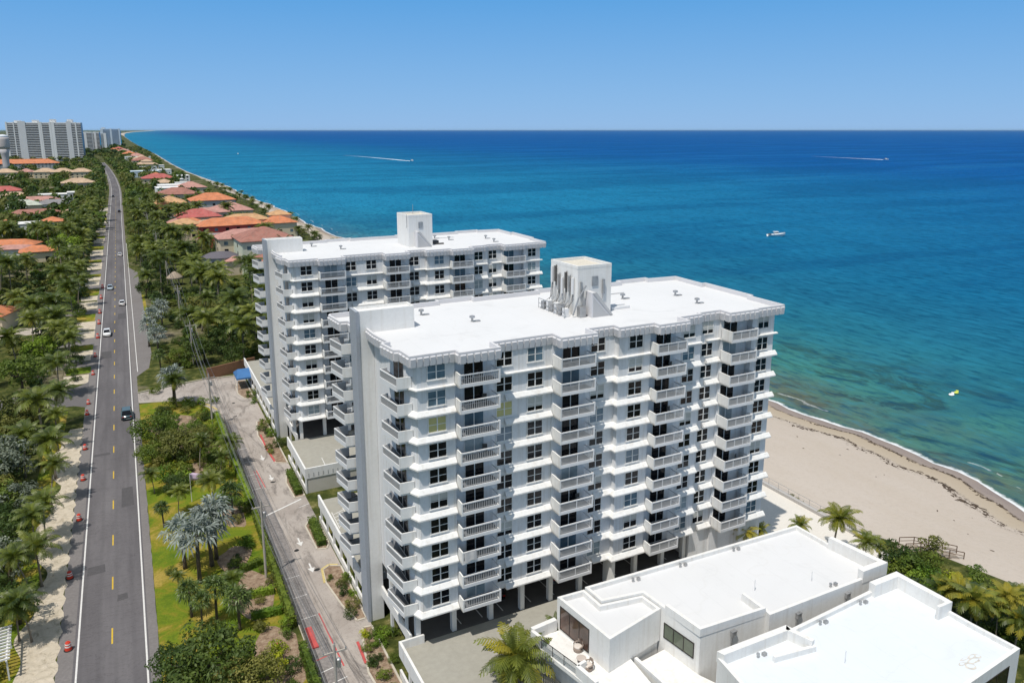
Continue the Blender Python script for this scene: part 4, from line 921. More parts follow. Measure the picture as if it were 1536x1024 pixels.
def plant(kind, v, x, y, s, label, group, rz=None, z=0, leafm=None, cat=None, crown=None):
    if label == 'AUTO':
        col = {'dark_leaf':'dark','mid_leaf':'mid green','olive_leaf':'olive','coconut_leaf':''}.get(leafm.name if leafm else '', '')
        lean = ['straight','leaning','slim','curving','bushy'][v] if kind == 'coconut_palm' else ''
        noun = {'coconut_palm':'coconut palm','leafy_tree':'leafy tree','shrub':'shrub','wide_tree':'spreading tree'}[kind]
        group = noun+('s west of the road' if x < -5.7 else 's east of the road')
        label = auto(' '.join(q for q in (col, lean, noun) if q), x, y, s if not isinstance(s, tuple) else s[0])
    rz = rnd.uniform(0, 6.28) if rz is None else rz
    key = (kind, v, leafm.name if leafm else '', bool(crown))
    if key in FIRST: return dup(FIRST[key], (x, y, z), rz, s, label, group)
    if kind in ('coconut_palm', 'fan_palm', 'silver_palm'):
        cm, tm, tp, h = {'coconut_palm': CMESH, 'fan_palm': FMESH, 'silver_palm': SMESH}[kind][v]
        t_ = thing(kind, label, 'palm tree', (0,0,0), 0, group, True)
        add('trunk', tm, t_); add('crown', crown or cm, t_, tp)
    elif kind == 'shrub':
        t_ = tag(add('shrub', treemesh('shrub', leafm, v)[0]), label, cat or 'shrub', group)
    else:
        cm, tm = treemesh(kind.split('_')[0] if kind != 'leafy_tree' else 'tree', leafm, v)
        t_ = thing('leafy_tree', label, 'tree', (0,0,0), 0, group, True); add('trunk', tm, t_); add('crown', cm, t_)
    t_.location = (x, y, z); t_.rotation_euler.z = rz; t_.scale = (s, s, s) if not isinstance(s, (tuple, list)) else s
    FIRST[key] = t_
    return t_
def PH(kind, v): return {'coconut_palm': CMESH, 'fan_palm': FMESH, 'silver_palm': SMESH}[kind][v][3]
def palm_px(kind, v, px, py, h, label, group, base=True):
    """palm whose foot (base) or crown is seen at a photo pixel"""
    p = G(px, py, 0 if base else h); return plant(kind, v, p.x, p.y, h/PH(kind, v), label, group)
# --- west verge: coconut palms along the sand strip, one by one
gW = 'coconut palms along the west verge'
W = [(48,962,5.2,2,'coconut palm on the west verge nearest the camera, beside the white pergola roof'),
     (63,879,5.6,0,'coconut palm on the west verge level with the second traffic drum from the camera'),
     (69,812,5.6,1,'coconut palm on the west verge level with the third traffic drum from the camera'),
     (78,760,6.4,3,'coconut palm on the west verge just short of the fourth traffic drum from the camera'),
     (84,718,6.6,0,'coconut palm on the west verge just past the fourth traffic drum from the camera'),
     (88,676,6.6,4,'coconut palm on the west verge level with the fifth traffic drum, counting from the camera'),
     (84,640,7.0,2,'tall coconut palm on the west verge just south of the side street mouth'),
     (90,598,7.6,1,'coconut palm on the west verge at the north corner of the side street'),
     (99,560,8.2,3,'tall coconut palm with pale trunk north of the side street, beside bright lawn'),
     (107,548,8.4,4,'second tall coconut palm north of the side street, right against the sand strip')]
for px, py, h, v, lb in W: palm_px('coconut_palm', v, px, py, h, lb, gW)
y = 205
while y < 640:
    plant('coconut_palm', rnd.randrange(5), -17.5+rnd.gauss(0,1.2), y, rnd.uniform(.95,1.35), 'AUTO', gW); y += rnd.uniform(7, 11.5)*(1+y/1200)
# --- west yards near the camera
gY = 'trees in the west yards near the camera'
def tpx(kind, v, leafm, px, py, s, label, group, zc=3.0):
    p = G(px, py, zc); return plant(kind, v, p.x, p.y, s, label, group, leafm=leafm)
tpx('leafy_tree', 0, lf_grey, 12, 690, 1.25, 'large grey-green leafy tree at the left edge, south of the side street', gY, 5)
tpx('leafy_tree', 1, lf_grey, 28, 745, .85, 'grey-green leafy tree behind the verge palms, level with the fourth traffic drum', gY, 4)
tpx('leafy_tree', 2, lf_grey, 10, 835, .9, 'smaller grey-green leafy tree at the left edge, nearest the camera', gY, 4)
tpx('leafy_tree', 0, lf_bright, 60, 520, 1.1, 'bright green leafy tree beside the side street', gY, 5)
tpx('leafy_tree', 1, lf_mid, 30, 560, 1.3, 'mid green spreading tree at the left of the side street', gY, 5)
tpx('leafy_tree', 2, lf_olive, 20, 610, 1.25, 'olive green leafy tree just south of the side street', gY, 5)
tpx('leafy_tree', 0, lf_olive, 50, 620, .9, 'smaller olive leafy tree behind the verge palms, south of the side street', gY, 4)
tpx('leafy_tree', 1, lf_bright, 100, 378, 1.9, 'broad bright green tree beside the salmon roofed wing', gY, 6)
tpx('leafy_tree', 2, lf_bright, 100, 437, .8, 'small bright green tree beside the black car in the driveway', gY, 6)
tpx('shrub', 0, lf_bright, 35, 828, 1.1, 'small bright green shrub under the verge palms at the left edge', gY, 1.5)
tpx('leafy_tree', 1, lf_dark, 15, 800, .8, 'dark leafy tree between two grey-green trees at the left edge', gY, 3)
tpx('leafy_tree', 2, lf_dark, 25, 900, .75, 'dark leafy tree behind the palm nearest the camera', gY, 3)
for px, py, h, v, lb in [(20,900,5,1,'coconut palm at the left edge behind the palm nearest the camera'),(38,830,6,3,'coconut palm behind the verge row, between grey-green trees'),(45,770,6.5,4,'coconut palm with drooping fronds beside the grey-green tree'),(30,655,7,2,'coconut palm over the largest grey-green tree'),(57,600,8,0,'coconut palm behind the verge row at the south corner of the side street'),(20,505,8,2,'coconut palm in the yard left of the bright green tree'),(45,480,8,3,'slender coconut palm in the yard north of the side street'),(70,470,8,1,'coconut palm beside the west driveway'),(25,445,8.5,0,'coconut palm by the orange roof corner at the left edge')]:
    palm_px('coconut_palm', v, px, py, h, lb, 'coconut palms in the west yards', False)
# random west yards farther up
gy2 = 'coconut palms in the west yards'
HOUSEPX = []
def clear_of(x, y, m=0):
    return all(math.hypot(x-hx, y-hy) > hr+m for hx, hy, hr in HOUSEPX)
# ------------------------------------------------------------------ houses
def hip(mb, x0, y0, x1, y1, z, pitch=.42, over=.6, flat=False):
    x0 -= over; y0 -= over; x1 += over; y1 += over; w_, d = x1-x0, y1-y0
    if flat:
        mb.box(x0,y0,z,x1,y1,z+.35); return
    r = min(w_, d)/2; h = r*pitch
    a, b_ = ((x0+r, (y0+y1)/2), (x1-r, (y0+y1)/2)) if w_ >= d else (((x0+x1)/2, y0+r), ((x0+x1)/2, y1-r))
    P = [(x0,y0,z),(x1,y0,z),(x1,y1,z),(x0,y1,z),(*a,z+h),(*b_,z+h)]
    if w_ >= d: F = [(0,1,5,4),(2,3,4,5),(1,2,5),(3,0,4)]
    else: F = [(0,1,4),(2,3,5),(1,2,5,4),(3,0,4,5)]
    mb.raw(P+[(x0,y0,z-.18),(x1,y0,z-.18),(x1,y1,z-.18),(x0,y1,z-.18)], F+[(6,7,1,0),(7,8,2,1),(8,9,3,2),(9,6,0,3),(9,8,7,6)])
def house(name, label, px, py, zr, rz, blocks, group=None, cat='house', rad=None):
    if group == 'houses on the beach side' and py > 280: k_ = 1.28; blocks = [(b[0]*k_,b[1]*k_,b[2]*k_,b[3]*k_,b[4]*1.15,*b[5:]) for b in blocks]
    """blocks: (x0,y0,x1,y1,height,roof material,flat?,wall material) in metres about the roof centre seen at the pixel"""
    p = G(px, py, zr); t_ = thing(name, label, cat, (p.x, p.y, 0), rz, group, True)
    allw = {}; 
    for i, (x0, y0, x1, y1, h, rm, fl, wm) in enumerate(blocks):
        w_ = MB(); w_.box(x0,y0,0,x1,y1,h-.19); wo = w_.build('wall', wm, t_)
        r_ = MB(); hip(r_, x0, y0, x1, y1, h, flat=fl, over=.25 if fl else .7); r_.build('roof', rm, t_)
        for fl_ in range(int(h//3.0)):
            z0 = .9+fl_*3.0
            n = max(1, int((x1-x0)/4.5))
            for k in range(n):
                xx = x0+(k+.5)*(x1-x0)/n-.75; g = MB(); g.box(xx,y0-.05,z0,xx+1.5,y0+.02,z0+1.4); wi = g.build('window', glassd if (k+fl_) % 3 else glassb, t_)
            g = MB(); yy = (y0+y1)/2; g.box(x0-.05,yy-.8,z0,x0+.02,yy+.8,z0+1.4); g.build('window', glassd, t_)
    HOUSEPX.append((p.x, p.y, rad or max(b[2]-b[0]+b[3]-b[1] for b in blocks)/3.2))
    return t_
wht = white
# east of the road, along the beach
house('house', 'large villa with wide orange hipped roofs and a deep red wall, beyond the farther tower', 350, 338, 8.5, R(2), [(-13,-5,11,6,8.2,t_orange,False,paint['red']),(-3,2,14,11,9.2,t_amber,False,paint['cream']),(11,-2,24,8,7.6,t_orange,False,paint['cream']),(-22,1,-12,9,8.8,t_amber,False,paint['cream']),(16,8,24,15,10.0,t_amber,False,paint['cream']),(-10,-12,4,-5,5.0,t_grey,True,paint['red'])], 'houses on the beach side')
house('house', 'villa with a crimson hipped roof between two orange-roofed houses', 302, 324, 8.5, R(3), [(-10,-7,7,6,7.8,t_red,False,paint['sand']),(-3,3,12,11,8.5,t_pink,False,paint['sand']),(-14,-10,-6,-3,6,t_pink,False,paint['sand'])], 'houses on the beach side')
house('house', 'villa with bright orange hipped roofs behind the crimson roofed one', 298, 304, 8.5, R(2), [(-4,-6,17,9,9,t_orange,False,paint['grey']),(-22,-14,-6,-4,6.5,t_orange,False,paint['grey']),(-20,-2,-6,14,8,t_amber,False,paint['cream'])], 'houses on the beach side')
house('house', 'brown-red roofed house between the bright orange villa and the white modern house', 266, 291, 7.5, R(4), [(-11,-8,11,8,7,t_brown,False,paint['sand'])], 'houses on the beach side')
house('house', 'white modern house with stepped flat roofs and dark windows', 265, 276, 9, R(3), [(-15,-10,6,8,8.5,wht,True,wht),(4,-13,15,4,6,wht,True,wht),(-18,-18,-4,-9,5.5,wht,True,wht),(0,6,13,14,9.5,wht,True,wht)], 'houses on the beach side')
house('house', 'house with a wide cherry red hipped roof beyond the white modern house', 240, 265, 8.5, R(3), [(-17,-10,13,9,7.5,t_red,False,paint['cream']),(12,-7,21,6,5.5,wht,True,wht)], 'houses on the beach side')
house('house', 'pale blue flat-roofed house beyond the cherry red roof', 226, 255, 8, R(3), [(-22,-12,8,10,7,paint['paleblue'],True,paint['paleblue']),(8,-8,22,12,8,wht,True,wht)], 'houses on the beach side')
house('house', 'tan tiered-roof house on the beach side before the far red roofs', 220, 244, 9, R(3), [(-14,-11,14,11,7,t_tan,False,paint['cream']),(-7,-6,7,6,11,t_tan,False,paint['cream']),(14,-8,22,7,5,wht,True,wht)], 'houses on the beach side')
house('house', 'cream house with a pale tan roof low in front of the crimson roofed villa', 318, 342, 6.5, R(3), [(-9,-6,8,6,6.5,t_tan,False,paint['cream'])], 'houses on the beach side')
house('house', 'salmon roofed house at the dune edge beyond the big red-walled villa', 342, 315, 7, R(3), [(-8,-8,10,8,6.5,t_pink,False,paint['sand'])], 'houses on the beach side')
house('house', 'cream house with a small faded orange roof among palms left of the crimson roof', 283, 338, 6.5, R(5), [(-8,-6,8,6,6,t_orange,False,paint['cream'])], 'houses on the beach side')
house('house', 'small white house with a pale flat roof right of the cherry red roof', 268, 262, 7, R(3), [(-10,-10,10,10,6,wht,True,wht)], 'houses on the beach side')
house('house', 'house with a muted terracotta roof just beyond the tan tiered roof', 214, 239, 8, R(3), [(-16,-14,16,14,6.5,t_brown,False,paint['cream'])], 'houses on the beach side')
for px, py, lb, bl in [(246,272,'small white-walled house with tan roof between the cherry red roof and the road grove',[(-8,-7,8,7,6,t_tan,False,wht)]),(254,283,'white box-like house left of the brown-red roofed house',[(-8,-8,7,8,7,wht,True,wht)]),(286,281,'pale house with a faded pink roof seaward of the white modern house',[(-9,-8,9,8,6.5,t_pink,False,paint['cream'])]),(234,262,'cream house with a terracotta roof left of the cherry red roof',[(-8,-8,8,8,6,t_orange,False,paint['cream'])]),(222,249,'pale grey flat house before the tan tiered roof',[(-10,-9,10,9,6,paint['grey'],True,wht)]),(198,235,'white house tucked before the tiny orange roof in the far cluster',[(-12,-10,12,10,7,wht,True,wht)])]:
    house('house', lb, px, py, 7, R(3), bl, 'houses on the beach side')
for i, (px, py, mt, nm) in enumerate([(205,232,t_pink,'pink'),(194,229,t_orange,'orange'),(178,222,t_red,'red'),(186,225,t_pink,'pink-red'),(170,224,t_orange,'orange-red'),(212,236,t_tan,'tan')]):
    house('house', 'tiny %s roof in the far cluster below the distant white towers%s' % (nm, ''), px, py, 9, R(4), [(-13,-12,13,12,7,mt,False,paint['cream']),(14,-10,24,8,5,wht,True,wht)], 'far roofs below the white towers')
house('house', 'cream villa with brown-red hipped roofs and a round turret, behind the farther tower', 352, 375, 9, R(3), [(1,-7,17,8,11.5,t_brown,False,paint['palegreen']),(-3,7,15,17,10.8,t_pink,False,paint['cream']),(3,-15,16,-7,6.0,t_brown,False,paint['palegreen'])], 'houses on the beach side')
p = G(330, 379, 8); t_ = thing('house', 'grey house with a curved dark slate roof beside the brown-red roofed villa', 'house', (p.x, p.y, 0), R(3), 'houses on the beach side', True)
w_ = MB(); w_.prism([(7*math.cos(2*math.pi*i/14), 5.5*math.sin(2*math.pi*i/14)) for i in range(14)], 0, 6.6); w_.build('wall', paint['grey'], t_)
r_ = MB(); r_.smooth = True; r_.raw([(7.6*math.cos(2*math.pi*i/14), 6*math.sin(2*math.pi*i/14), 6.61) for i in range(14)]+[(4*math.cos(2*math.pi*i/14), 2.6*math.sin(2*math.pi*i/14), 8.2) for i in range(14)]+[(0,0,8.6)], [(i,(i+1) % 14,14+(i+1) % 14,14+i) for i in range(14)]+[(14+i,14+(i+1) % 14,28) for i in range(14)]); r_.build('roof', slate, t_)
r_ = MB(); r_.box(1,-8,0,7.5,-2,5.4); r_.build('wall', paint['sand'], t_); r_ = MB(); hip(r_,1,-8,7.5,-2,5.6); r_.build('roof', t_pink, t_)
for k in range(3): r_ = MB(); r_.box(-4+k*1.8,-5.62+.35*abs(k-1),3.8,-3+k*1.8,-5.2,5.4); r_.build('window', glassd, t_)
HOUSEPX.append((p.x, p.y, 9))
# thatched round hut among the palms
p = G(262, 415, 3); t_ = thing('thatched_hut', 'round pale thatched hut among palms beside the power line', 'hut', (p.x, p.y, 0), 0, None, True)
r_ = MB(); r_.smooth = True; r_.lathe([(3.0,2.5),(2.6,3.1),(1.6,4.0),(.7,4.7),(.1,5.0)], 16); r_.build('roof', M('thatch', (.36,.29,.22), .95, .25, 2, 12), t_)
for k in range(6): r_ = MB(); r_.tube([(2.5*math.cos(k*1.047),2.5*math.sin(k*1.047),0),(2.5*math.cos(k*1.047),2.5*math.sin(k*1.047),2.8)], .1); r_.build('post', wood, t_)
HOUSEPX.append((p.x, p.y, 4))
# west of the road
gH = 'houses on the west side'
house('house', 'white two-storey house with two small orange roofs', 47, 333, 6.5, R(1), [(-17,-6,15,6,6,wht,True,wht),(-16,-8,-7,0,6.9,t_orange,False,wht),(5,-8,15,1,7.1,t_orange,False,wht)], gH)
house('house', 'house wing with a plain salmon roof left of the broad bright green tree', 55, 374, 5, R(3), [(-6,-4.5,7,4.5,4.6,t_orange,False,paint['cream'])], gH)
house('house', 'salmon and pink roofed house at the left edge', 15, 368, 5.5, R(-14), [(-12,1,9,10,5.4,t_orange,False,paint['cream']),(-4,-6,11,0,4.6,t_pink,False,wht)], gH)
house('house', 'house corner with a vivid orange roof at the left edge near the west driveway', -2, 466, 5, R(-20), [(-9,-5,3,5,4.6,t_orange,False,paint['cream'])], gH)
house('house', 'house with a long white flat roof below the tan hipped roof', 90, 290, 6, R(1), [(-16,-7,5,7,5.5,wht,True,wht),(5,-7,16,7,6.6,wht,True,wht)], gH)
house('house', 'pink roofed low house left of the white flat roof', 57, 298, 6, R(2), [(-13,-6,13,6,5,t_pink,False,paint['cream'])], gH)
house('house', 'pale green roofed house left of the dark grey roof', 34, 306, 6, R(2), [(-9,-7,11,7,5.6,t_pale,False,paint['cream']),(-14,-15,2,-8,4.6,t_pale,False,wht)], gH)
house('house', 'dark grey roofed house with a white wall', 82, 304, 6, R(2), [(-11,-6,11,6,5.6,t_grey,False,wht)], gH)
house('house', 'low house with a brown-red roof behind the white two-storey house', 57, 318, 5, R(2), [(-15,-5,12,5,4.6,t_brown,False,paint['cream']),(13,-6,22,5,4.2,t_tan,False,paint['cream'])], gH)
house('house', 'crimson roofed boathouse at the left edge beside the masts', 3, 285, 6, R(2), [(-14,-8,14,8,5.6,t_red,False,paint['cream'])], gH)
house('house', 'low tan roofed house right of the masts', 22, 292, 4, R(2), [(-8,-5,9,5,3.8,t_tan,False,paint['cream'])], gH)
house('house', 'wide tan hipped roof standing above the trees beside the road', 116, 271, 9, R(4), [(-13,-9,14,9,7.5,t_tan,False,paint['sand'])], gH)
for i, (px, wd, lb) in enumerate([(8,12,'leftmost in the row of pale tan roofs, at the left edge'),(39,8,'small pinkish tan roof, second in the row from the left edge'),(68,12,'pale tan roof in the middle of the row below the large apartment block'),(94,12,'pale tan roof in the row, right of the middle one'),(122,12,'rightmost in the row of pale tan roofs, closest to the road')]):
    house('house', lb, px, 254 if i != 0 else 255, 10, R(3), [(-wd,-9,wd,9,7.4,t_pink if i == 1 else t_tan,False,paint['cream'])], 'row of pale tan roofs', rad=13)
house('clubhouse', 'long low building with a bright orange roof below the large apartment block', 24, 243, 11, R(3), [(-70,-12,52,14,9,t_orange,False,paint['grey'])], gH, 'building', 40)
# white pergola at the bottom left
p = G(6, 965, 2.6); t_ = thing('pergola', 'white slatted pergola roof at the lower left corner behind the verge palms', 'pergola', (p.x-1.0, p.y, 0), R(4), None, True)
for i in range(11): r_ = MB(); r_.box(-2.4,-3+i*.6,2.5,1.6,-2.86+i*.6,2.68); r_.build('slat', white, t_)
for x in (-2.1,1.2):
    r_ = MB(); r_.box(x,-3.1,2.34,x+.14,3.3,2.49); r_.build('beam', white, t_)
    for y in (-2.8,2.9): r_ = MB(); r_.box(x,y,0,x+.14,y+.14,2.33); r_.build('post', white, t_)
# ------------------------------------------------------------------ far towers
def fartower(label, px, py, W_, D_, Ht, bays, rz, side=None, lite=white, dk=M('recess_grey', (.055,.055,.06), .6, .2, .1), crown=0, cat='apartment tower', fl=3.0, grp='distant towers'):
    p = G(px, py, 0); t_ = thing('apartment_tower', label, cat, (p.x, p.y, 0), rz, grp, True)
    B = MB(); B.box(-W_/2,0,0,W_/2,D_,Ht); B.build('wall', lite, t_)
    x = -W_/2; nf = int(Ht/fl)
    tot = sum(b[1] for b in bays)
    for kind, wd in bays:
        wd = wd*W_/tot
        if kind == 'p': g = MB(); g.box(x,-1.6,0,x+wd,-.001,Ht+2.0); g.build('pier', M('pier_%d' % rnd.randrange(10**6), (.66,.655,.65), .8, .06, .1), t_)
        if kind == 'w':
            g = MB(); g.box(x+.1,-1.2,0,x+wd-.1,-.001,Ht+.8); g.build('pier', lite, t_)
        if kind == 'b':
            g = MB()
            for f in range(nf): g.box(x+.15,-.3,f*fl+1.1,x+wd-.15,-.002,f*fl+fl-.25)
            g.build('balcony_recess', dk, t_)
            g = MB()
            for f in range(nf): g.box(x,-1.4,f*fl-.15,x+wd,-.305,f*fl+.78)
            g.build('balcony_rail', lite, t_)
        x += wd
    g = MB(); g.box(W_/2+.002,1,2,W_/2+.2,D_-1,Ht-1); g.build('side_glazing', side or glassb, t_)
    if crown:
        for i in range(crown): g = MB(); xx = -W_/2+W_*(.15+.7*i/max(1,crown-1)); g.box(xx-4,2,Ht,xx+4,D_-2,Ht+rnd.uniform(3,6)); g.build('roof_block', lite, t_)
    return t_
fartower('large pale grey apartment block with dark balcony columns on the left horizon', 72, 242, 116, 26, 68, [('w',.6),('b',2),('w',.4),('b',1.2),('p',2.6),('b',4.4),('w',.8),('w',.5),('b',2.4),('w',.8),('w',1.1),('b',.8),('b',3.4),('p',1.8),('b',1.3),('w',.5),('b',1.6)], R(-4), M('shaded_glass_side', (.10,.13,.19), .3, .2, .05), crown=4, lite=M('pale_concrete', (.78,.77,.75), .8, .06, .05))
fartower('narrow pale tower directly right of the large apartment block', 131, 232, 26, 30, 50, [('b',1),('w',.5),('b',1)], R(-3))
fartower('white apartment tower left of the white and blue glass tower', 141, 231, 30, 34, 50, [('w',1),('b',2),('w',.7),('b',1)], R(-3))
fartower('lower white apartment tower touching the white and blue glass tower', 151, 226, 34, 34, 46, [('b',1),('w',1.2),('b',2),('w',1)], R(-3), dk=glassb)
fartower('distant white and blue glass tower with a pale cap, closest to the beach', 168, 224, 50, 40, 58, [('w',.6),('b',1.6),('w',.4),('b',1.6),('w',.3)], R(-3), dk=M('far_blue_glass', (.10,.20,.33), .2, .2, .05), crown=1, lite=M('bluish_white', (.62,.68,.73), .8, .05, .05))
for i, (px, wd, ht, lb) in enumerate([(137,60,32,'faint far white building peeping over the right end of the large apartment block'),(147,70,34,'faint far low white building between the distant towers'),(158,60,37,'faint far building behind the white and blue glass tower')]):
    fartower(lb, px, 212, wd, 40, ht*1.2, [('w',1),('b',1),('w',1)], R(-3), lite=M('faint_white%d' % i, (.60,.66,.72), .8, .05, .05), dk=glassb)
p = G(11, 258, 0); t_ = thing('water_tower', 'grey flared water tower at the left edge beside the large apartment block', 'water tower', (p.x, p.y, 0), 0, None, True)
sc_ = 1.0
r_ = MB(); r_.smooth = True; r_.lathe([(4.6,0),(4.2,8),(4.0,18),(4.8,24),(6.4,30)], 24); r_.build('stem', M('water_tower_paint', (.50,.47,.47), .7, .05, .1), t_)
r_ = MB(); r_.smooth = True; r_.lathe([(6.4,30.02),(6.9,34),(7.0,43),(6.7,45.5)], 24); r_.build('tank', M('water_tower_tank', (.52,.47,.45), .7, .05, .1), t_)
r_ = MB(); r_.smooth = True; r_.lathe([(6.7,45.52),(5.5,47.6),(2.8,48.8),(.3,49.2)], 24); r_.build('cap', M('water_tower_cap', (.66,.69,.74), .7, .05, .1), t_)
# ------------------------------------------------------------------ vegetation in bulk
rnd.seed(21)
def road_ok(x, y): return not (-11.2+bend(y)-1 < x < .5+bend(y))
# west yards: palms and trees between the houses
def hides(x, y):
    d = math.hypot(x, y)
    for hx, hy, hr in HOUSEPX:
        H = math.hypot(hx, hy); t_ = (x*hx+y*hy)/H; off = abs(x*hy-y*hx)/H
        if off < hr*1.0 and 0 < H-t_ < hr+38 and rnd.random() < .88: return True
    return False
def scatter(n, xr, yr, fn, m=3, mind=4):
    done = []; tries = 0
    while len(done) < n and tries < n*40:
        tries += 1; y = rnd.uniform(*yr)**1.0; x = rnd.uniform(xr[0]*(.5+.5*y/yr[1]), xr[1]) if xr[0] < 0 else rnd.uniform(*xr)
        if not clear_of(x, y, m) or hides(x, y) or not road_ok(x, y) or any((x-a)**2+(y-b)**2 < mind*mind for a, b in done): continue
        if 168 < y < 186 and x < 0: continue
        if 190 < y < 268 and 0 < x < 13: continue
        if 236 < y < 272 and -84 < x < -22: continue
        done.append((x, y)); fn(x, y)
scatter(66, (-95,-19), (185,470), lambda x, y: plant('coconut_palm', rnd.randrange(5), x, y, rnd.uniform(.95,1.35), 'AUTO', gy2), 1, 6)
leafs = [lf_dark, lf_mid, lf_olive, lf_dark]
scatter(78, (-120,-19), (185,560), lambda x, y: plant('leafy_tree', rnd.randrange(3), x, y, rnd.uniform(.65,1.15), 'AUTO', 'leafy trees in the west yards', leafm=rnd.choice(leafs)), 1, 5)
scatter(56, (-44,-17.6), (70,168), lambda x, y: plant('leafy_tree', rnd.randrange(3), x, y, rnd.uniform(.6,.95), 'AUTO', 'leafy trees in the west yards', leafm=rnd.choice(leafs)), 1, 3.5)
scatter(22, (-30,-16.5), (72,168), lambda x, y: plant('shrub', rnd.randrange(2), x, y, rnd.uniform(.8,1.5), 'AUTO', 'shrubs along the west verge', leafm=rnd.choice([lf_dark, lf_mid, lf_olive])), 0, 2.5)
scatter(40, (-19.5,-16.2), (186,560), lambda x, y: plant('shrub', rnd.randrange(2), x, y, rnd.uniform(.9,2.0), 'AUTO', 'shrubs along the west verge', leafm=rnd.choice([lf_dark, lf_mid])), 0, 3)
# east side beyond the drive: palms and trees up to the houses
lbE = 'coconut palm in the grove between the road and the beach-side houses'
scatter(108, (3.5,58), (184,560), lambda x, y: plant('coconut_palm', rnd.randrange(5), x, y, rnd.uniform(.95,1.4), 'AUTO', 'coconut palms in the east grove'), 0, 4.2)
scatter(120, (3,60), (182,620), lambda x, y: plant('leafy_tree', rnd.randrange(3), x, y, rnd.uniform(.55,1.1), 'AUTO', 'leafy trees in the east grove', leafm=rnd.choice(leafs)), 1, 4.2)
scatter(34, (0.6,6), (345,640), lambda x, y: plant('shrub', rnd.randrange(2), x, y, rnd.uniform(1,2), 'AUTO', 'shrubs beside the east grove', leafm=rnd.choice([lf_dark, lf_mid])), 0, 3)
scatter(26, (1.5,12.5), (188,262), lambda x, y: plant('shrub', rnd.randrange(2), x, y, rnd.uniform(.8,1.5), 'low bush around the silver palms by the lay-by', 'low bushes by the lay-by', leafm=rnd.choice([lf_dark, lf_mid, lf_olive])) if y < 190 or x > 3.4 else None, 0, 2.4) if False else [plant('shrub', i % 2, 3.6+rnd.random()*8.5, 188+rnd.random()*74, rnd.uniform(.8,1.6), 'low bush around the silver palms by the lay-by', 'low bushes by the lay-by', leafm=rnd.choice([lf_dark, lf_mid, lf_olive])) for i in range(30)]
# dune vegetation along the beach north of the towers
for i in range(66):
    y = 180+i*9.5+rnd.uniform(-3,3); x = vgx(y)-1-rnd.random()*8
    if not clear_of(x, y, -4): continue
    if i % 3: plant('coconut_palm', rnd.randrange(5), x, y, rnd.uniform(.55,.8), 'coconut palm on the dune edge along the northern beach', 'palms on the northern dune')
    else: plant('wide_tree', rnd.randrange(2), x, y, rnd.uniform(.5,.8), 'low spreading dune tree along the northern beach', 'dune trees along the northern beach', leafm=rnd.choice([lf_dark, lf_olive, lf_mid]))
sheet('lawn', [(-.6,236),(2.6,232),(3.4,246),(3.2,282),(.4,286),(-.6,280)], .011, m_lawn)
# beyond: woods that read as one mass
def woods(n, fn, name, label, mats, base=3.2):
    mb = MB(); q = random.Random(5)
    for i in range(n):
        x, y, r, h, m_ = fn(q)
        if not (clear_of(x, y, r*.3) and road_ok(x, y)): continue
        mb.mi = m_; 
        cnt = 64
        for k in range(cnt):
            d = Vector((q.gauss(0,1), q.gauss(0,1), q.gauss(0,1)+.3)).normalized(); o = Vector((x+d.x*r*q.uniform(.5,1), y+d.y*r*q.uniform(.5,1), h*.62+d.z*h*.42*q.uniform(.6,1)))
            nr = (d+Vector((q.gauss(0,.5),q.gauss(0,.5),q.gauss(0,.5)))).normalized(); a = nr.orthogonal().normalized(); b_ = nr.cross(a); l = r*.30*q.uniform(.6,1.3)
            mb.face([o-a*l, o+b_*l*.6, o+a*l, o-b_*l*.6])
    o = mb.build(name, mats); o['kind'] = 'stuff'; o['label'] = label; return o
def f1(q):
    y = 420+(q.random()**1.4)*1750; k = (y-420)/1750
    x = q.uniform(-70-260*k-.13*y*.5, -14) if q.random() < .7 else -15.5-q.random()*14
    x += bend(y) if x > -60 else 0
    return x, y, q.uniform(3.2,5.5)*(1+.5*k), q.uniform(6,11), q.randrange(3)
woods(900, f1, 'woods', 'dark green woods around the far houses west of the road', [lf_dark, lf_mid, lf_olive])
def f2(q):
    y = 560+(q.random()**1.3)*2000; x = q.uniform(4+bend(y), max(vgx(y)-14, 14)) if q.random() < .75 else 3.2+bend(y)+q.random()*9; return x, y, q.uniform(3,5)*(1+(y-560)/4000), q.uniform(6,10), q.randrange(3)
woods(520, f2, 'woods', 'dark green woods between the far road and the beach', [lf_dark, lf_mid, lf_olive])
def f3(q):
    y = 1900+q.random()*1900; return q.uniform(-.24*y, 20), y, q.uniform(9,15), q.uniform(10,16), q.randrange(2)
woods(420, f3, 'woods', 'dark green woods on the horizon behind the large apartment block', [lf_dark, lf_mid])
def f4(q):
    while True:
        y = 70+(q.random()**.8)*520; x = -19-q.random()*(14+y*.19)
        if not (168 < y < 185) and not (236 < y < 272 and -84 < x < -22): break
    return x, y, q.uniform(1.3,2.4), q.uniform(1.4,3.4), q.randrange(4)
woods(950, f4, 'undergrowth', 'tangled green undergrowth filling the west yards beneath the trees', [lf_dark, lf_mid, lf_olive, lf_dark])
def f5(q):
    while True:
        y = 186+(q.random()**.8)*430; x = 3+q.random()*(30+y*.06)
        if not (y < 345 and x < 4.5) and not (y < 268 and x < 9): break
    return x, y, q.uniform(1.3,2.4), q.uniform(1.4,3.2), q.randrange(4)
woods(620, f5, 'undergrowth', 'tangled green undergrowth beneath the palms of the east grove', [lf_dark, lf_mid, lf_dark, lf_olive])
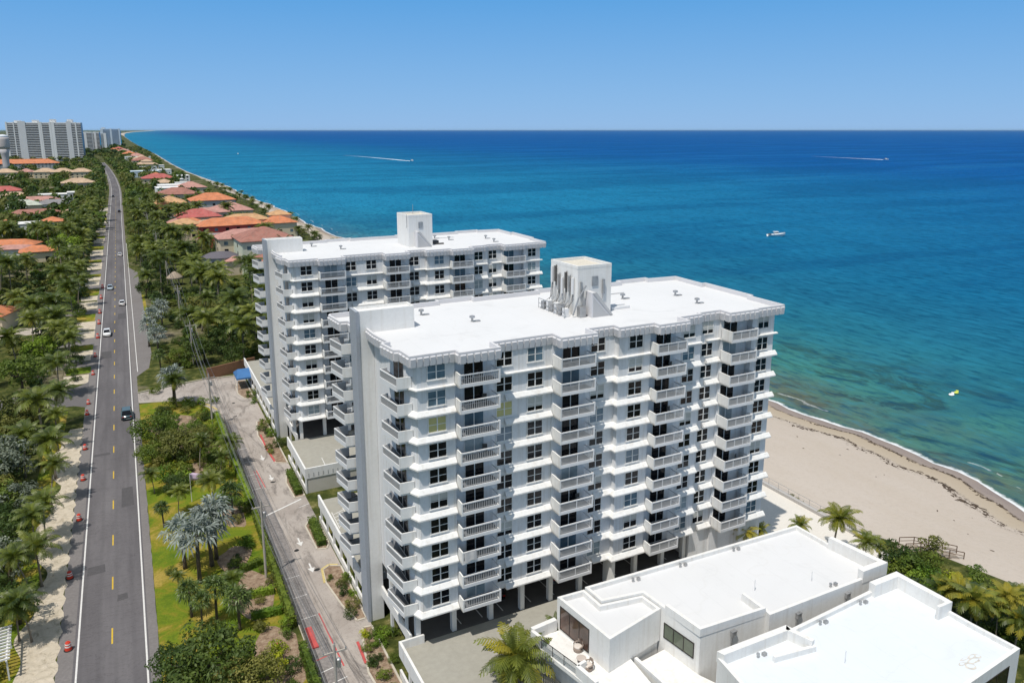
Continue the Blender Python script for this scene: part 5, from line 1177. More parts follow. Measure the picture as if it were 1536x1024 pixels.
# ------------------------------------------------------------------ east strip between road and drive, one by one
gE = 'plants in the strip between the road and the drive'
def E(kind, v, px, py, s, label, leafm=None, zc=0): 
    p = G(px, py, zc); return plant(kind, v, p.x, p.y, s, label, gE, leafm=leafm)
for px, py, h, v, lb in [(300,874,6.6,1,'tallest silver fan palm, standing on the lawn beside the road'),(278,852,5.2,0,'shorter silver fan palm left of the tallest silver one'),(318,848,6.0,0,'silver fan palm right of the tallest silver one, trunk in shade'),(325,838,6.4,1,'silver fan palm hidden furthest back in the lawn group of silver palms'),
                         (262,607,6,0,'silver fan palm beside the asphalt patch, north of the shrub mass'),(232,508,6.5,1,'largest silver fan palm of the cluster by the lay-by'),(244,492,6.0,0,'silver fan palm at the back of the cluster by the lay-by'),(238,535,5.6,0,'silver fan palm at the camera end of the cluster by the lay-by'),(224,520,5.8,1,'silver fan palm at the road edge of the cluster by the lay-by')]:
    palm_px('silver_palm', v, px, py, h, lb, 'silver fan palms')
for px, py, h, v, lb in [(326,934,4.4,1,'green fan palm in the middle of three on the lawn, below the silver palms'),(360,944,3.8,0,'green fan palm right of the middle one, beside the clipped hedges'),(304,944,3.6,2,'green fan palm left of the middle one, over the dark bushy tree'),(288,925,3.4,0,'low green fan palm at the left of the lawn trio'),(246,790,3.0,1,'small green fan palm at the road side of the silver palms'),
                         (238,478,6.5,2,'green fan palm behind the silver cluster by the lay-by'),(242,560,4.5,1,'green fan palm with pale fronds between the silver palms by the lay-by'),(350,778,4.2,0,'green fan palm beside the clipped white-topped hedge')]:
    palm_px('fan_palm', v, px, py, h, lb, 'green fan palms')
for px, py, h, v, lb in [(322,765,4.6,1,'short palm with a curled yellow frond beside the drive fence'),(300,705,5.0,3,'coconut palm over the brown bed south of the shrub mass'),(265,610,6,2,'coconut palm rising from the shrub mass by the road'),(345,700,4.5,0,'short palm beside the red-leaved bush and the fence'),(205,392,8,1,'tall coconut palm by the strip of bright lawn on the east side of the road')]:
    palm_px('coconut_palm', v, px, py, h, lb, 'coconut palms in the east strip')
E('wide_tree', 0, 312, 1000, 1.15, 'large dark bushy tree at the bottom of the lawn, nearest the camera', lf_dark, 2.5)
E('wide_tree', 1, 268, 1010, .85, 'dark bushy tree overhanging the road edge at the bottom of the frame', lf_dark, 2.0)
E('wide_tree', 0, 372, 1018, .8, 'olive bushy tree at the bottom of the lawn beside the lime shrub', lf_olive, 2.0)
E('wide_tree', 1, 232, 640, 1.0, 'broad leafy tree overhanging the road beside the teal car', lf_mid, 3)
E('wide_tree', 0, 262, 665, 1.0, 'leafy olive tree in the shrub mass, second from the road', lf_olive, 3)
E('wide_tree', 0, 228, 678, .7, 'low leafy tree at the camera end of the shrub mass by the road', lf_mid, 2)
E('wide_tree', 1, 300, 655, .7, 'olive leafy tree in the shrub mass, beside the low rounded bushes', lf_olive, 2)
E('wide_tree', 1, 262, 720, .55, 'dark tree casting deep shade over the lawn south of the shrub mass', lf_dark, 2)
E('leafy_tree', 0, 335, 505, 1.15, 'dark round tree in front of the brown wall, left of the farther tower', lf_dark, 5)
E('leafy_tree', 1, 350, 528, .9, 'dark tree against the brown wall, closest to the farther tower', lf_dark, 4)
E('leafy_tree', 2, 305, 520, .9, 'dark leafy tree in front of the brown wall beside the power pole', lf_dark, 4)
E('leafy_tree', 0, 268, 530, .65, 'mid green leafy tree between the silver palms and the power line', lf_mid, 3)
E('leafy_tree', 1, 290, 470, .8, 'mid green leafy tree beside the power line, north of the brown wall', lf_mid, 4)
for i, (px, py, s, lm, lb) in enumerate([(282,609,1.25,lf_lime,'yellow rounded bush on the lawn beside the drive loop'),(303,606,1.1,lf_bright,'bright green rounded bush right of the yellow one'),(322,604,1.0,lf_mid,'low green bush at the tip of the drive loop island'),(306,628,1.2,lf_bright,'bright low bush just south of the yellow rounded one'),(300,648,1.3,lf_dark,'dark low bush in the shade of the shrub mass'),(325,652,1.1,lf_mid,'mid green bush beside the fence, north of the pale-topped hedge'),
     (335,690,1.0,lf_red,'red-leaved bush beside the fence'),(318,690,.9,lf_dark,'dark bush left of the red-leaved one'),(365,765,1.0,lf_dark,'dark bush at the foot of the clipped hedge beside the fence'),(372,820,1.0,lf_bright,'bright green bush beside the fence, right of the silver palms'),
     (412,1008,1.35,lf_lime,'lime yellow bush at the bottom beside the fence'),(420,980,1.1,lf_lime,'lime yellow bush just above the lower lime one'),(388,1012,1.3,lf_bright,'bright green bush left of the lime yellow ones'),(428,945,.9,lf_bright,'small clipped green bush beside the red box'),(440,1005,1.0,lf_dark,'dark bush right of the lime yellow ones'),(352,850,.9,lf_mid,'mid green bush in the shade of the silver palms'),(258,860,.7,lf_dark,'dark low bush under the shorter silver palm'),(345,990,1.0,lf_dark,'dark bush behind the large bushy tree'),(232,590,1.2,lf_mid,'green bush on the lawn corner by the asphalt patch'),(250,622,1.1,lf_dark,'dark bush below the silver palm north of the shrub mass')]):
    E('shrub', i % 2, px, py, s, lb, lm)
scatter(46, (1.2,11.4), (121,161), lambda x, y: plant('shrub', rnd.randrange(2), x, y, rnd.uniform(.8,1.7), 'low bush in dense roadside planting between the teal car and the silver palms', 'bushes in the dense planting by the road', leafm=rnd.choice([lf_dark, lf_mid, lf_olive, lf_mid, lf_bright])), 0, 1.7)
scatter(30, (18.4,20.4), (63,146), lambda x, y: plant('shrub', rnd.randrange(2), x, y, rnd.uniform(.4,.8), 'small bush in the kerbed beds along the foot of the towers', 'small bushes in the kerbed beds', leafm=rnd.choice([lf_dark, lf_mid, lf_bright, lf_olive])) if any(a < y < b for a, b in ((63,74.5),(78,88.5),(125,145))) else None, 0, 1.1)
scatter(16, (8.4,12.2), (62,118), lambda x, y: plant('shrub', rnd.randrange(2), x, y, rnd.uniform(.5,.95), 'small bush in the brown beds beside the long fence hedge', 'bushes in the brown beds by the fence', leafm=rnd.choice([lf_dark, lf_mid, lf_olive])), 0, 1.6)
scatter(34, (68.5,92), (30,56), lambda x, y: plant('shrub', rnd.randrange(2), x, y, rnd.uniform(1.0,1.9), 'leafy bush in the garden strip between the nearest villa and the sand', 'bushes in the garden by the sand', leafm=rnd.choice([lf_dark, lf_mid, lf_olive, lf_bright])), 0, 2.2)
# clipped hedges
def hedge(label, a, b_, w_, h, leafm, group=None, dens=95):
    L = math.hypot(b_[0]-a[0], b_[1]-a[1]); mb = MB(); q = random.Random(int(L*100)); ang = math.atan2(b_[1]-a[1], b_[0]-a[0])
    mb.box(.12,-w_/2+.12,0,L-.12,w_/2-.12,h-.12)
    for k in range(int(dens*L*(w_+2*h)/2.2)):
        f = q.random()*(w_+2*h); x = q.uniform(0, L)
        if f < w_: o = Vector((x, f-w_/2, h)); nr = Vector((0,0,1))
        elif f < w_+h: o = Vector((x, -w_/2, f-w_)); nr = Vector((0,-1,0))
        else: o = Vector((x, w_/2, f-w_-h)); nr = Vector((0,1,0))
        if q.random() < .12: o.x = 0 if q.random() < .5 else L; o.y = q.uniform(-w_/2, w_/2)
        o += Vector((q.gauss(0,.05), q.gauss(0,.05), q.gauss(0,.05)+.04*math.sin(x*1.7))); nr = (nr+Vector((q.gauss(0,.6),q.gauss(0,.6),q.gauss(0,.6)))).normalized(); t1 = nr.orthogonal().normalized(); t2 = nr.cross(t1); l = .11*q.uniform(.7,1.4)
        mb.face([o-t1*l, o+t2*l*.6, o+t1*l, o-t2*l*.6])
    o = mb.build('hedge', leafm, None, (a[0], a[1], 0)); o.rotation_euler.z = ang
    return tag(o, label, 'hedge', group)
gHd = 'clipped hedges'
def hpx(label, p0, p1, w_, h, lm): a, b_ = G(*p0), G(*p1); hedge(label, (a.x,a.y), (b_.x,b_.y), w_, h, lm, gHd)
hpx('clipped hedge beside the fence, just below the silver palms', (362,858), (392,845), .9, .9, lf_mid)
hpx('clipped hedge beside the fence, right of the green fan palms', (372,897), (412,888), .9, .9, lf_bright)
hpx('clipped hedge beside the fence, above the red box', (378,928), (424,918), .9, .9, lf_bright)
hpx('short pale-topped clipped hedge among the bushes by the fence', (330,668), (352,662), 1.6, 1.3, lf_bright)
hedge('long green hedge along the fence, nearest part beside the red mat', (12.6,50), (12.6,74), .8, 1.5, lf_mid, gHd, 60)
hedge('long green hedge along the fence, middle part beside the parking strip', (12.5,79), (12.7,107), .8, 1.4, lf_mid, gHd, 60)
hedge('long green hedge along the fence, far part up to the drive loop', (12.6,110), (12.2,150), .9, 1.6, lf_bright, gHd, 60)
hedge('oval clipped hedge in the kerbed bed under the near tower balconies', (19.5,94.6), (19.7,101.6), 1.2, 1.0, lf_mid, gHd)
hedge('clipped hedge in the kerbed bed below the slotted deck wall', (19.8,111), (19.9,119), 1.1, 1.0, lf_mid, gHd)
for i, (px, py, s, lm, lb) in enumerate([(524,866,.75,lf_mid,'green bush in the yellow-kerbed bed, farthest from the camera'),(518,886,.7,lf_dark,'dark green bush in the yellow-kerbed bed beside the tower'),(528,905,.9,lf_olive,'spreading bush in the yellow-kerbed bed, closest to the pilaster'),(548,948,.6,lf_lime,'yellowish bush at the foot of the near tower pilaster'),(575,950,.9,lf_bright,'leafy bush beside the pilaster, south side'),(590,945,.8,lf_mid,'leafy bush against the near tower wall'),(552,968,.7,lf_mid,'low bush in the bed below the pilaster'),(562,990,.8,lf_dark,'low bush in the bed beside the front deck wall'),(590,985,.6,lf_mid,'small plant against the front deck wall'),(575,1010,.8,lf_mid,'bush at the bottom end of the bed beside the front deck'),
     (397,634,1.1,lf_mid,'rounded bush beside the farther tower pilaster, north of the red kerb'),(405,646,.8,lf_bright,'small bush with pale flowers beside the farther tower'),(419,665,1.15,lf_dark,'clipped round bush by the slotted parking deck corner'),(420,650,1.0,lf_mid,'round bush between the red kerb and the farther tower'),(377,592,1.2,lf_mid,'round bush beneath the blue canopy'),(380,601,.8,lf_bright,'low bush just below the blue canopy')]):
    p = G(px, py, .5); plant('shrub', i % 2, p.x, p.y, s, lb, 'bushes in the kerbed beds by the towers', leafm=lm)
# palms by the villas and the beach
def Pp(v, px, py, h, s, lb, yel=False, z0=0):
    p = G(px, py, z0+h); k = h/PH('coconut_palm', v)
    return plant('coconut_palm', v, p.x, p.y, (k*s, k*s, k), lb, 'coconut palms around the villas', z=z0, crown=cmy if yel else cmx)
Pp(0, 778, 985, 6.2, 1.15, 'yellowing coconut palm in front of the parking deck, left of the villa terrace')
Pp(1, 770, 1010, 5.0, 1.0, 'yellow-fronded palm under the larger one in front of the parking deck', True)
Pp(2, 838, 935, 5.0, .7, 'small dark coconut palm in the gap between deck and villa')
Pp(3, 1112, 803, 5.0, 1.25, 'short yellow-green palm at the foot of the near tower, beside the villa roof', True)
Pp(0, 1138, 796, 4.0, .6, 'small dark palm right of the short yellow-green palm')
Pp(2, 1193, 786, 4.6, .8, 'coconut palm behind the villa roof corner, on the pale terrace')
Pp(1, 1253, 778, 6.2, 1.15, 'tall wind-blown coconut palm standing alone on the beach edge', z0=-.5)
Pp(4, 1302, 810, 5.2, 1.1, 'wind-blown coconut palm right of the tall lone one on the beach edge', z0=-.3)
Pp(3, 1322, 822, 3.6, .9, 'yellowing low palm beside the round green bush', True)
for i, (px, py, h, s, lb) in enumerate([(1412,885,4.0,1.0,'coconut palm beside the bright hedge behind the nearest villa'),(1440,878,5.0,1.1,'coconut palm second from the bright hedge behind the nearest villa'),(1462,890,5.5,1.15,'large coconut palm in the middle of the clump behind the nearest villa'),(1490,885,5.6,1.15,'large coconut palm at the beach side of the clump behind the nearest villa'),(1500,912,4.6,1.0,'coconut palm at the right of the clump behind the nearest villa'),(1528,930,4.2,1.0,'coconut palm at the right edge of the frame behind the nearest villa'),(1470,915,4.0,1.0,'low coconut palm against the nearest villa wall'),(1515,890,4.4,1.0,'coconut palm at the beach side near the right edge of the frame')]):
    Pp(i % 5, px, py, h, s, lb)
for i, (px, py, s, lm, lb) in enumerate([(1345,838,2.3,lf_dark,'dark round bush with pale specks at the villa corner'),(1365,850,2.0,lf_mid,'round green bush right of the dark one at the villa corner'),(1392,868,1.8,lf_bright,'bright green bush below the wooden stair'),(1378,880,1.7,lf_bright,'bright green clipped bush behind the nearest villa'),(1432,905,1.5,lf_dark,'dark bush under the palm clump behind the nearest villa'),(1420,870,1.5,lf_lime,'yellow-green bush by the wooden beach stair'),(1520,950,1.9,lf_mid,'green bush at the right edge behind the nearest villa'),(1500,940,1.5,lf_dark,'dark bush under the palms at the right edge'),(1480,925,1.6,lf_mid,'green bush under the large palms behind the nearest villa'),(1450,920,1.6,lf_dark,'dark bush against the nearest villa wall under the palms'),(1330,850,1.6,lf_mid,'green bush against the end of the villa with the terrace')]):
    p = G(px, py, 1); plant('shrub', i % 2, p.x, p.y, s, lb, 'bushes between the villas and the beach', leafm=lm)
for i, (px, py) in enumerate([(1195,752),(1205,758),(1212,764),(1188,748)]):
    p = G(px, py, -.9); plant('shrub', i % 2, p.x, p.y, .55, 'sparse low yellow beach plant by the sea wall', 'sparse beach plants by the sea wall', leafm=lf_olive, z=-1.0)
# ------------------------------------------------------------------ street furniture
m_or = M('drum_orange', (.58,.05,.025), .5, .1, 2); m_ws = M('reflective_white', (.75,.73,.70), .5, .06, 2)
def drum():
    t_ = thing('traffic_drum', '', 'traffic drum', (0,0,0), 0, 'orange traffic drums along the west shoulder', True)
    b_ = MB(); b_.smooth = False; b_.lathe([(.36,.08),(.31,.4),(.30,.401),(.28,.62),(.27,.621),(.25,.86),(.2,.9),(.2,.93),(.08,.94),(.06,1.02)], 14); b_.build('body', m_or, t_)
    for z0, z1, r in ((.41,.53,.312),(.66,.78,.288)): s_ = MB(); s_.lathe([(r,z0),(r-.012,z1)], 14); s_.build('stripe', m_ws, t_)
    s_ = MB(); s_.lathe([(.45,0),(.45,.06),(.38,.085)], 14); s_.build('base', black, t_); return t_
D0 = drum(); ords = ['nearest the camera','second from the camera','third from the camera','fourth from the camera','fifth from the camera','sixth from the camera, south of the side street','seventh from the camera, at the side street']
DP = [(103,974),(105,867),(119,780),(125,720),(128,674),(131,622),(133,606),(140,562),(143,535),(147,507),(149,486),(150,470),(152,448),(154,432)]
for i, (px, py) in enumerate(DP):
    p = G(px, py); lb = 'orange traffic drum on the west shoulder, '+ords[i] if i < 7 else 'orange and white traffic drum on the west shoulder beyond the side street'
    if i == 0: D0.location = p; D0['label'] = lb
    else: dup(D0, p, rnd.uniform(0,6), 1.05 if i < 9 else 1.35, lb)
D0.scale = (1.05,)*3
# small flag on its pole in the lawn
p = G(288,752); t_ = thing('flag_pole', 'white pole with a pink and lilac striped flag above the silver palms', 'flag', (p.x, p.y, 0), R(20), None, True)
b_ = MB(); b_.tube([(0,0,0),(0,0,4.6)], [.05,.035], 8); b_.build('pole', white, t_)
mf, tf, of_ = nt('flag_cloth'); bf = N(tf, 'ShaderNodeBsdfPrincipled', Roughness=.8); wf = N(tf, 'ShaderNodeTexWave', Scale=1.6); wf.bands_direction = 'Z'; tf.links.new(tf.nodes.new('ShaderNodeTexCoord').outputs['Object'], wf.inputs[0])
tf.links.new(ramp(tf, wf.outputs['Fac'], [(.4,(.62,.36,.60)),(.55,(.72,.66,.72))]), bf.inputs[0]); tf.links.new(bf.outputs[0], of_.inputs[0])
b_ = MB(); vs = [(.05+u*1.9, .16*math.sin(u*7+v), 4.5-v*1.15-u*u*.7) for u in [i/10 for i in range(11)] for v in (0,.33,.66,1)]
b_.smooth = True; b_.raw(vs, [(i*4+k,(i+1)*4+k,(i+1)*4+k+1,i*4+k+1) for i in range(10) for k in range(3)]); fo_ = b_.build('flag', mf, t_); md = fo_.modifiers.new('s', 'SOLIDIFY'); md.thickness = .01
for px, py, h, v, lb in [(268,770,3.6,2,'short coconut palm at the upper left of the silver palms'),(232,740,3.4,1,'short coconut palm at the road edge below the shrub mass'),(330,720,4.2,3,'coconut palm beside the fence below the red-leaved bush'),(350,905,3.2,0,'short palm between the green fan palms and the clipped hedges'),(268,895,2.8,4,'very short palm at the road side of the green fan palms')]:
    palm_px('coconut_palm', v, px, py, h, lb, 'coconut palms in the east strip')
# utility poles and wires
m_pole = M('pole_wood', (.42,.38,.33), .9, .2, 1.5, 8)
def pole(h):
    t_ = thing('utility_pole', '', 'utility pole', (0,0,0), 0, 'utility poles along the drive', True)
    b_ = MB(); b_.tube([(0,0,0),(0,0,h)], [.17,.11], 10); b_.build('shaft', m_pole, t_)
    b_ = MB(); b_.box(-1.1,-.06,h-.9,1.1,.06,h-.76); b_.build('crossarm', m_pole, t_)
    for x in (-1.0,0.0,1.0): b_ = MB(); b_.lathe([(.05,h-.76 if x else h),(.07,h-.66 if x else h+.1),(.03,h-.56 if x else h+.2)], 8, (x,0)); b_.build('insulator', steel, t_)
    b_ = MB(); b_.lathe([(.2,h-2.4),(.22,h-1.6),(.1,h-1.5)], 10, (.34,0)); b_.build('transformer', steel, t_)
    return t_
PP = [(12.9,60),(11.5,90.5),(11.0,146.5),(11.2,190),(11.6,238),(11.5,300),(11.2,372),(10.5,460),(9.5,570)]
PL = ['utility pole at the bottom, nearest the camera, beside the parking stripes','utility pole standing in the hedge beside the middle of the drive','utility pole beside the drive loop','utility pole in front of the brown wall trees','utility pole among the palms by the thatched hut']+['utility pole among the palms of the east grove']*4
P0 = pole(10.5)
for i, (x, y) in enumerate(PP):
    if i == 0: P0.location = (x, y, 0); P0['label'] = PL[0]
    else: dup(P0, (x, y, 0), 0, 1, PL[i])
for k, (dx, dz) in enumerate(((-1,9.95),(0,10.7),(1,9.95),(.1,8.2),(.1,7.6))):
    mb = MB()
    for (xa, ya), (xb, yb) in zip(PP, PP[1:]):
        n = 10; mb.tube([(xa+dx+(xb-xa)*i/n, ya+(yb-ya)*i/n, dz-1.1*4*(i/n)*(1-i/n)*((yb-ya)/60)) for i in range(n+1)], .022 if k < 3 else .035, 4, False)
    tag(mb.build('power_line', M('wire_%d' % k, (.16,.16,.16), .5, .1)), ['power line on the road side of the pole crossarms','power line along the pole tops','power line on the drive side of the pole crossarms','upper of the two thick cables slung below the crossarms','lower of the two thick cables slung below the crossarms'][k], 'cable', 'cables strung between the poles')
# chain-link fence along the drive
fe = thing('chain_link_fence', 'dark chain-link fence along the west edge of the drive', 'fence', (13.2,100,0))
for i in range(40): b_ = MB(); y = 50+i*2.5; b_.tube([(13.2,y,0),(13.2,y,1.75)], .035, 6); b_.build('post', steel, fe)
b_ = MB(); b_.tube([(13.2,50,1.74),(13.2,147.5,1.74)], .03, 6); b_.tube([(13.2,50,.12),(13.2,147.5,.12)], .015, 5); b_.build('rail', steel, fe)
ml, tl, ol = nt('chain_link'); bl = N(tl, 'ShaderNodeBsdfPrincipled', Roughness=.5); bl.inputs['Base Color'].default_value = (.05,.07,.06,1); tr_ = tl.nodes.new('ShaderNodeBsdfTransparent'); mx_ = tl.nodes.new('ShaderNodeMixShader'); mx_.inputs[0].default_value = .33
tl.links.new(tr_.outputs[0], mx_.inputs[1]); tl.links.new(bl.outputs[0], mx_.inputs[2]); tl.links.new(mx_.outputs[0], ol.inputs[0])
b_ = MB(); b_.box(13.19,50,.1,13.21,147.5,1.72); b_.build('mesh_panel', ml, fe)
# red mat on the kerb, red box
p = G(451,962); mb = MB(); mb.box(-.35,-1.9,.0,.35,1.9,.14); o = mb.build('wheel_stop', m_redp, None, (14.0,76.2,.03)); tag(o, 'red painted slab beside the fence at the edge of the parking strip', 'kerb slab')
p = G(417,972); t_ = thing('fire_hydrant', 'small red fire hydrant on the pale bed by the fence', 'hydrant', p, 0, None, True)
b_ = MB(); b_.lathe([(.2,0),(.2,.06),(.13,.07),(.13,.5),(.17,.52),(.15,.62),(.06,.72),(.04,.78)], 12); b_.build('barrel', m_redp, t_)
b_ = MB(); b_.tube([(-.24,0,.42),(.24,0,.42)], .06, 8); b_.tube([(0,-.22,.42),(0,0,.42)], .075, 8); b_.build('nozzle', m_redp, t_)
# brown wall behind the drive loop
mb = MB(); a, b2 = G(318,583), G(368,566); mb.obox((13,176.6),(24,181), .35, 0, 2.6); tag(mb.build('garden_wall', M('brown_wall', (.24,.125,.07), .9, .15, .5, 3)), 'brown garden wall behind the drive loop, left of the farther tower', 'wall')
# sea wall
mb = MB(); mb.obox((86.2,60),(86.4,128), .6, -3, .5); tag(mb.build('sea_wall', M('sea_wall_concrete', (.44,.42,.40), .9, .12, .5, 3)), 'grey concrete sea wall between the pale terrace and the beach', 'wall')
fe2 = thing('fence', 'low dark railing on top of the sea wall', 'fence', (86.2,94,.5))
for i in range(35): b_ = MB(); y = 60.2+i*2; b_.tube([(86.25+.003*i,y,.5),(86.25+.003*i,y,1.5)], .03, 5); b_.build('post', steel, fe2)
b_ = MB(); b_.tube([(86.25,60.2,1.5),(86.36,128,1.5)], .03, 5); b_.tube([(86.25,60.2,1.0),(86.36,128,1.0)], .02, 5); b_.build('rail', steel, fe2)
# wooden stair railing down to the beach
st = thing('beach_stair', 'brown wooden stair with railings leading down to the beach', 'stair', (91,56.5,0))
pa, pb = Vector((88.6,58.6,0)), Vector((96.0,55.2,0))
n = 9
for i in range(n):
    u = i/(n-1); q_ = pa.lerp(pb, u); z = .2-2.0*max(0,u-.25); b_ = MB(); dr = (pb-pa).normalized(); nr = Vector((-dr.y, dr.x, 0))*.8
    b_.raw([q_-nr-dr*.45+Vector((0,0,z)), q_+nr-dr*.45+Vector((0,0,z)), q_+nr+dr*.45+Vector((0,0,z)), q_-nr+dr*.45+Vector((0,0,z)), q_-nr-dr*.45+Vector((0,0,z-.1)), q_+nr-dr*.45+Vector((0,0,z-.1)), q_+nr+dr*.45+Vector((0,0,z-.1)), q_-nr+dr*.45+Vector((0,0,z-.1))], [(0,1,2,3),(7,6,5,4),(0,4,5,1),(1,5,6,2),(2,6,7,3),(3,7,4,0)]); b_.build('tread', wood, st)
for sg in (-1, 1):
    nr = Vector((-dr.y, dr.x, 0))*.8*sg; top = []
    for i in range(0, n, 2):
        u = i/(n-1); q_ = pa.lerp(pb, u)+nr; z = .2-2.0*max(0,u-.25); b_ = MB(); b_.tube([q_+Vector((0,0,z-1)), q_+Vector((0,0,z+1.1))], .06, 6); b_.build('post', woodd, st); top.append(q_+Vector((0,0,z+1.1)))
    b_ = MB(); b_.tube(top, .06, 6); b_.tube([q-Vector((0,0,.5)) for q in top], .04, 6); b_.build('handrail', woodd, st)
# ------------------------------------------------------------------ vehicles
tyre = M('tyre', (.018,.018,.018), .8, .1)
def car(label, x, y, rz, paint_, suv=False, group=None):
    t_ = thing('car', label, 'car', (x, y, .02), rz, group, True)   # nose towards +y
    H_ = 1.0 if not suv else 1.15; top = H_+(.50 if not suv else .62)
    # body loft: stations along y with half width and z low/high
    st_ = [(-2.25,.72,.35,.72),(-2.15,.84,.25,.90),(-1.5,.89,.22,H_-.02),(-.6,.90,.22,H_),(.8,.90,.22,H_-.02),(1.6,.87,.22,.88),(2.15,.80,.25,.74),(2.3,.66,.35,.62)]
    b_ = MB(); b_.smooth = True; vs = []
    for yy, hw, zl, zh in st_: vs += [(-hw*.92,yy,zl),(-hw,yy,zl+.18),(-hw,yy,zh-.16),(-hw*.88,yy,zh),(hw*.88,yy,zh),(hw,yy,zh-.16),(hw,yy,zl+.18),(hw*.92,yy,zl)]
    n = len(st_); b_.raw(vs, [(i*8+k,(i+1)*8+k,(i+1)*8+(k+1) % 8,i*8+(k+1) % 8) for i in range(n-1) for k in range(8)]+[tuple(range(7,-1,-1)),tuple(range((n-1)*8,n*8))]); b_.build('body', paint_, t_)
    y0, y1, yr0, yr1 = (-1.75,1.15,-1.05,.25) if not suv else (-2.1,1.1,-1.75,.3)
    g = MB(); g.raw([(-.78,y0,H_-.03),(.78,y0,H_-.03),(.78,y1,H_-.05),(-.78,y1,H_-.05),(-.62,yr0,top-.04),(.62,yr0,top-.04),(.62,yr1,top-.04),(-.62,yr1,top-.04)], [(4,5,6,7),(0,1,5,4),(1,2,6,5),(2,3,7,6),(3,0,4,7)]); g.build('window', glassd, t_)
    r_ = MB(); r_.box(-.63,yr0-.05,top-.04,.63,yr1+.05,top+.02); 
    for sx in (-1,1): r_.tube([(sx*.77,y0+.1,H_-.02),(sx*.63,yr0,top-.02)], .05, 5); r_.tube([(sx*.77,y1-.05,H_-.03),(sx*.63,yr1,top-.02)], .05, 5)
    r_.build('roof', paint_, t_)
    for sx in (-1,1):
        for yy in (-1.4,1.4):
            wv_ = MB(); wv_.tube([(sx*.72,yy,.33),(sx*.92,yy,.33)], .33, 14); wo = wv_.build('wheel', tyre, t_)
            rm_ = MB(); rm_.tube([(sx*.921,yy,.33),(sx*.93,yy,.33)], .2, 10); rm_.build('rim', steel, wo)
        h_ = MB(); h_.box(sx*.62-.14,2.12,.60,sx*.62+.14,2.27,.72); h_.build('headlight', M('lamp_glass', (.75,.75,.72), .2, .03), t_)
        h_ = MB(); h_.box(sx*.62-.14,-2.26,.68,sx*.62+.14,-2.14,.84); h_.build('tail_light', M('tail_red', (.35,.01,.01), .3, .03), t_)
    return t_
cp_w = M('white_car_paint', (.78,.78,.78), .25, .02, 1, spec=.6); cp_b = M('pale_blue_car_paint', (.42,.50,.56), .25, .03, 1, spec=.6); cp_t = M('teal_car_paint', (.075,.12,.14), .25, .05, 1, spec=.6); cp_k = M('black_car_paint', (.012,.013,.015), .2, .05, 1, spec=.6); cp_s = M('silver_car_paint', (.40,.41,.42), .3, .03, 1, spec=.6)
gC = 'cars on the road'
c_ = car('white saloon car in the left lane, nearest of the white cars', -7.5, 229.5, math.pi, cp_w, False, gC); c_.scale = (1.1,)*3
car('white car in the right lane ahead of the teal car', -3.6, 269, 0, cp_w, False, gC); car('pale blue car in the left lane past the first two white cars', -7.2, 298, math.pi, cp_b, False, gC)
c_ = car('dark teal pickup-like car half hidden by the roadside tree', -3.4, 159.5, 0, cp_t, True, gC); c_.scale = (1.1,)*3
car('white car farther up the right lane beside the bright lawn strip', -3.8, 378, 0, cp_w, False, gC); car('dark car tiny and far up the road', -3.4, 585, 0, cp_k, False, gC); car('dark car far up the road in the left lane', -7.6, 720, math.pi, cp_k, False, gC)
car('black car parked in the west driveway', -40.5, 266, R(-88), cp_k, False, 'parked cars')
p = G(336,484); car('silver car parked under the dark trees left of the farther tower', p.x, p.y, R(60), cp_s, False, 'parked cars')
p = G(348,505); car('white car parked close to the brown wall', p.x+1, p.y+3, R(80), cp_w, False, 'parked cars')
c_ = car('black car parked on the deck beside the near tower balconies', 24.6, 98.6, R(10), cp_k, False, 'parked cars'); c_.location.z = 3.22
c_ = car('black car in the open parking level under the near tower, behind the third column', 33.2, 70.5, 0, cp_k, True, 'parked cars'); c_.location.z = 3.21
c_ = car('dark car in the open parking level under the near tower, nearest the villa roof corner', 41.0, 70.5, 0, cp_s, False, 'parked cars'); c_.location.z = 3.21
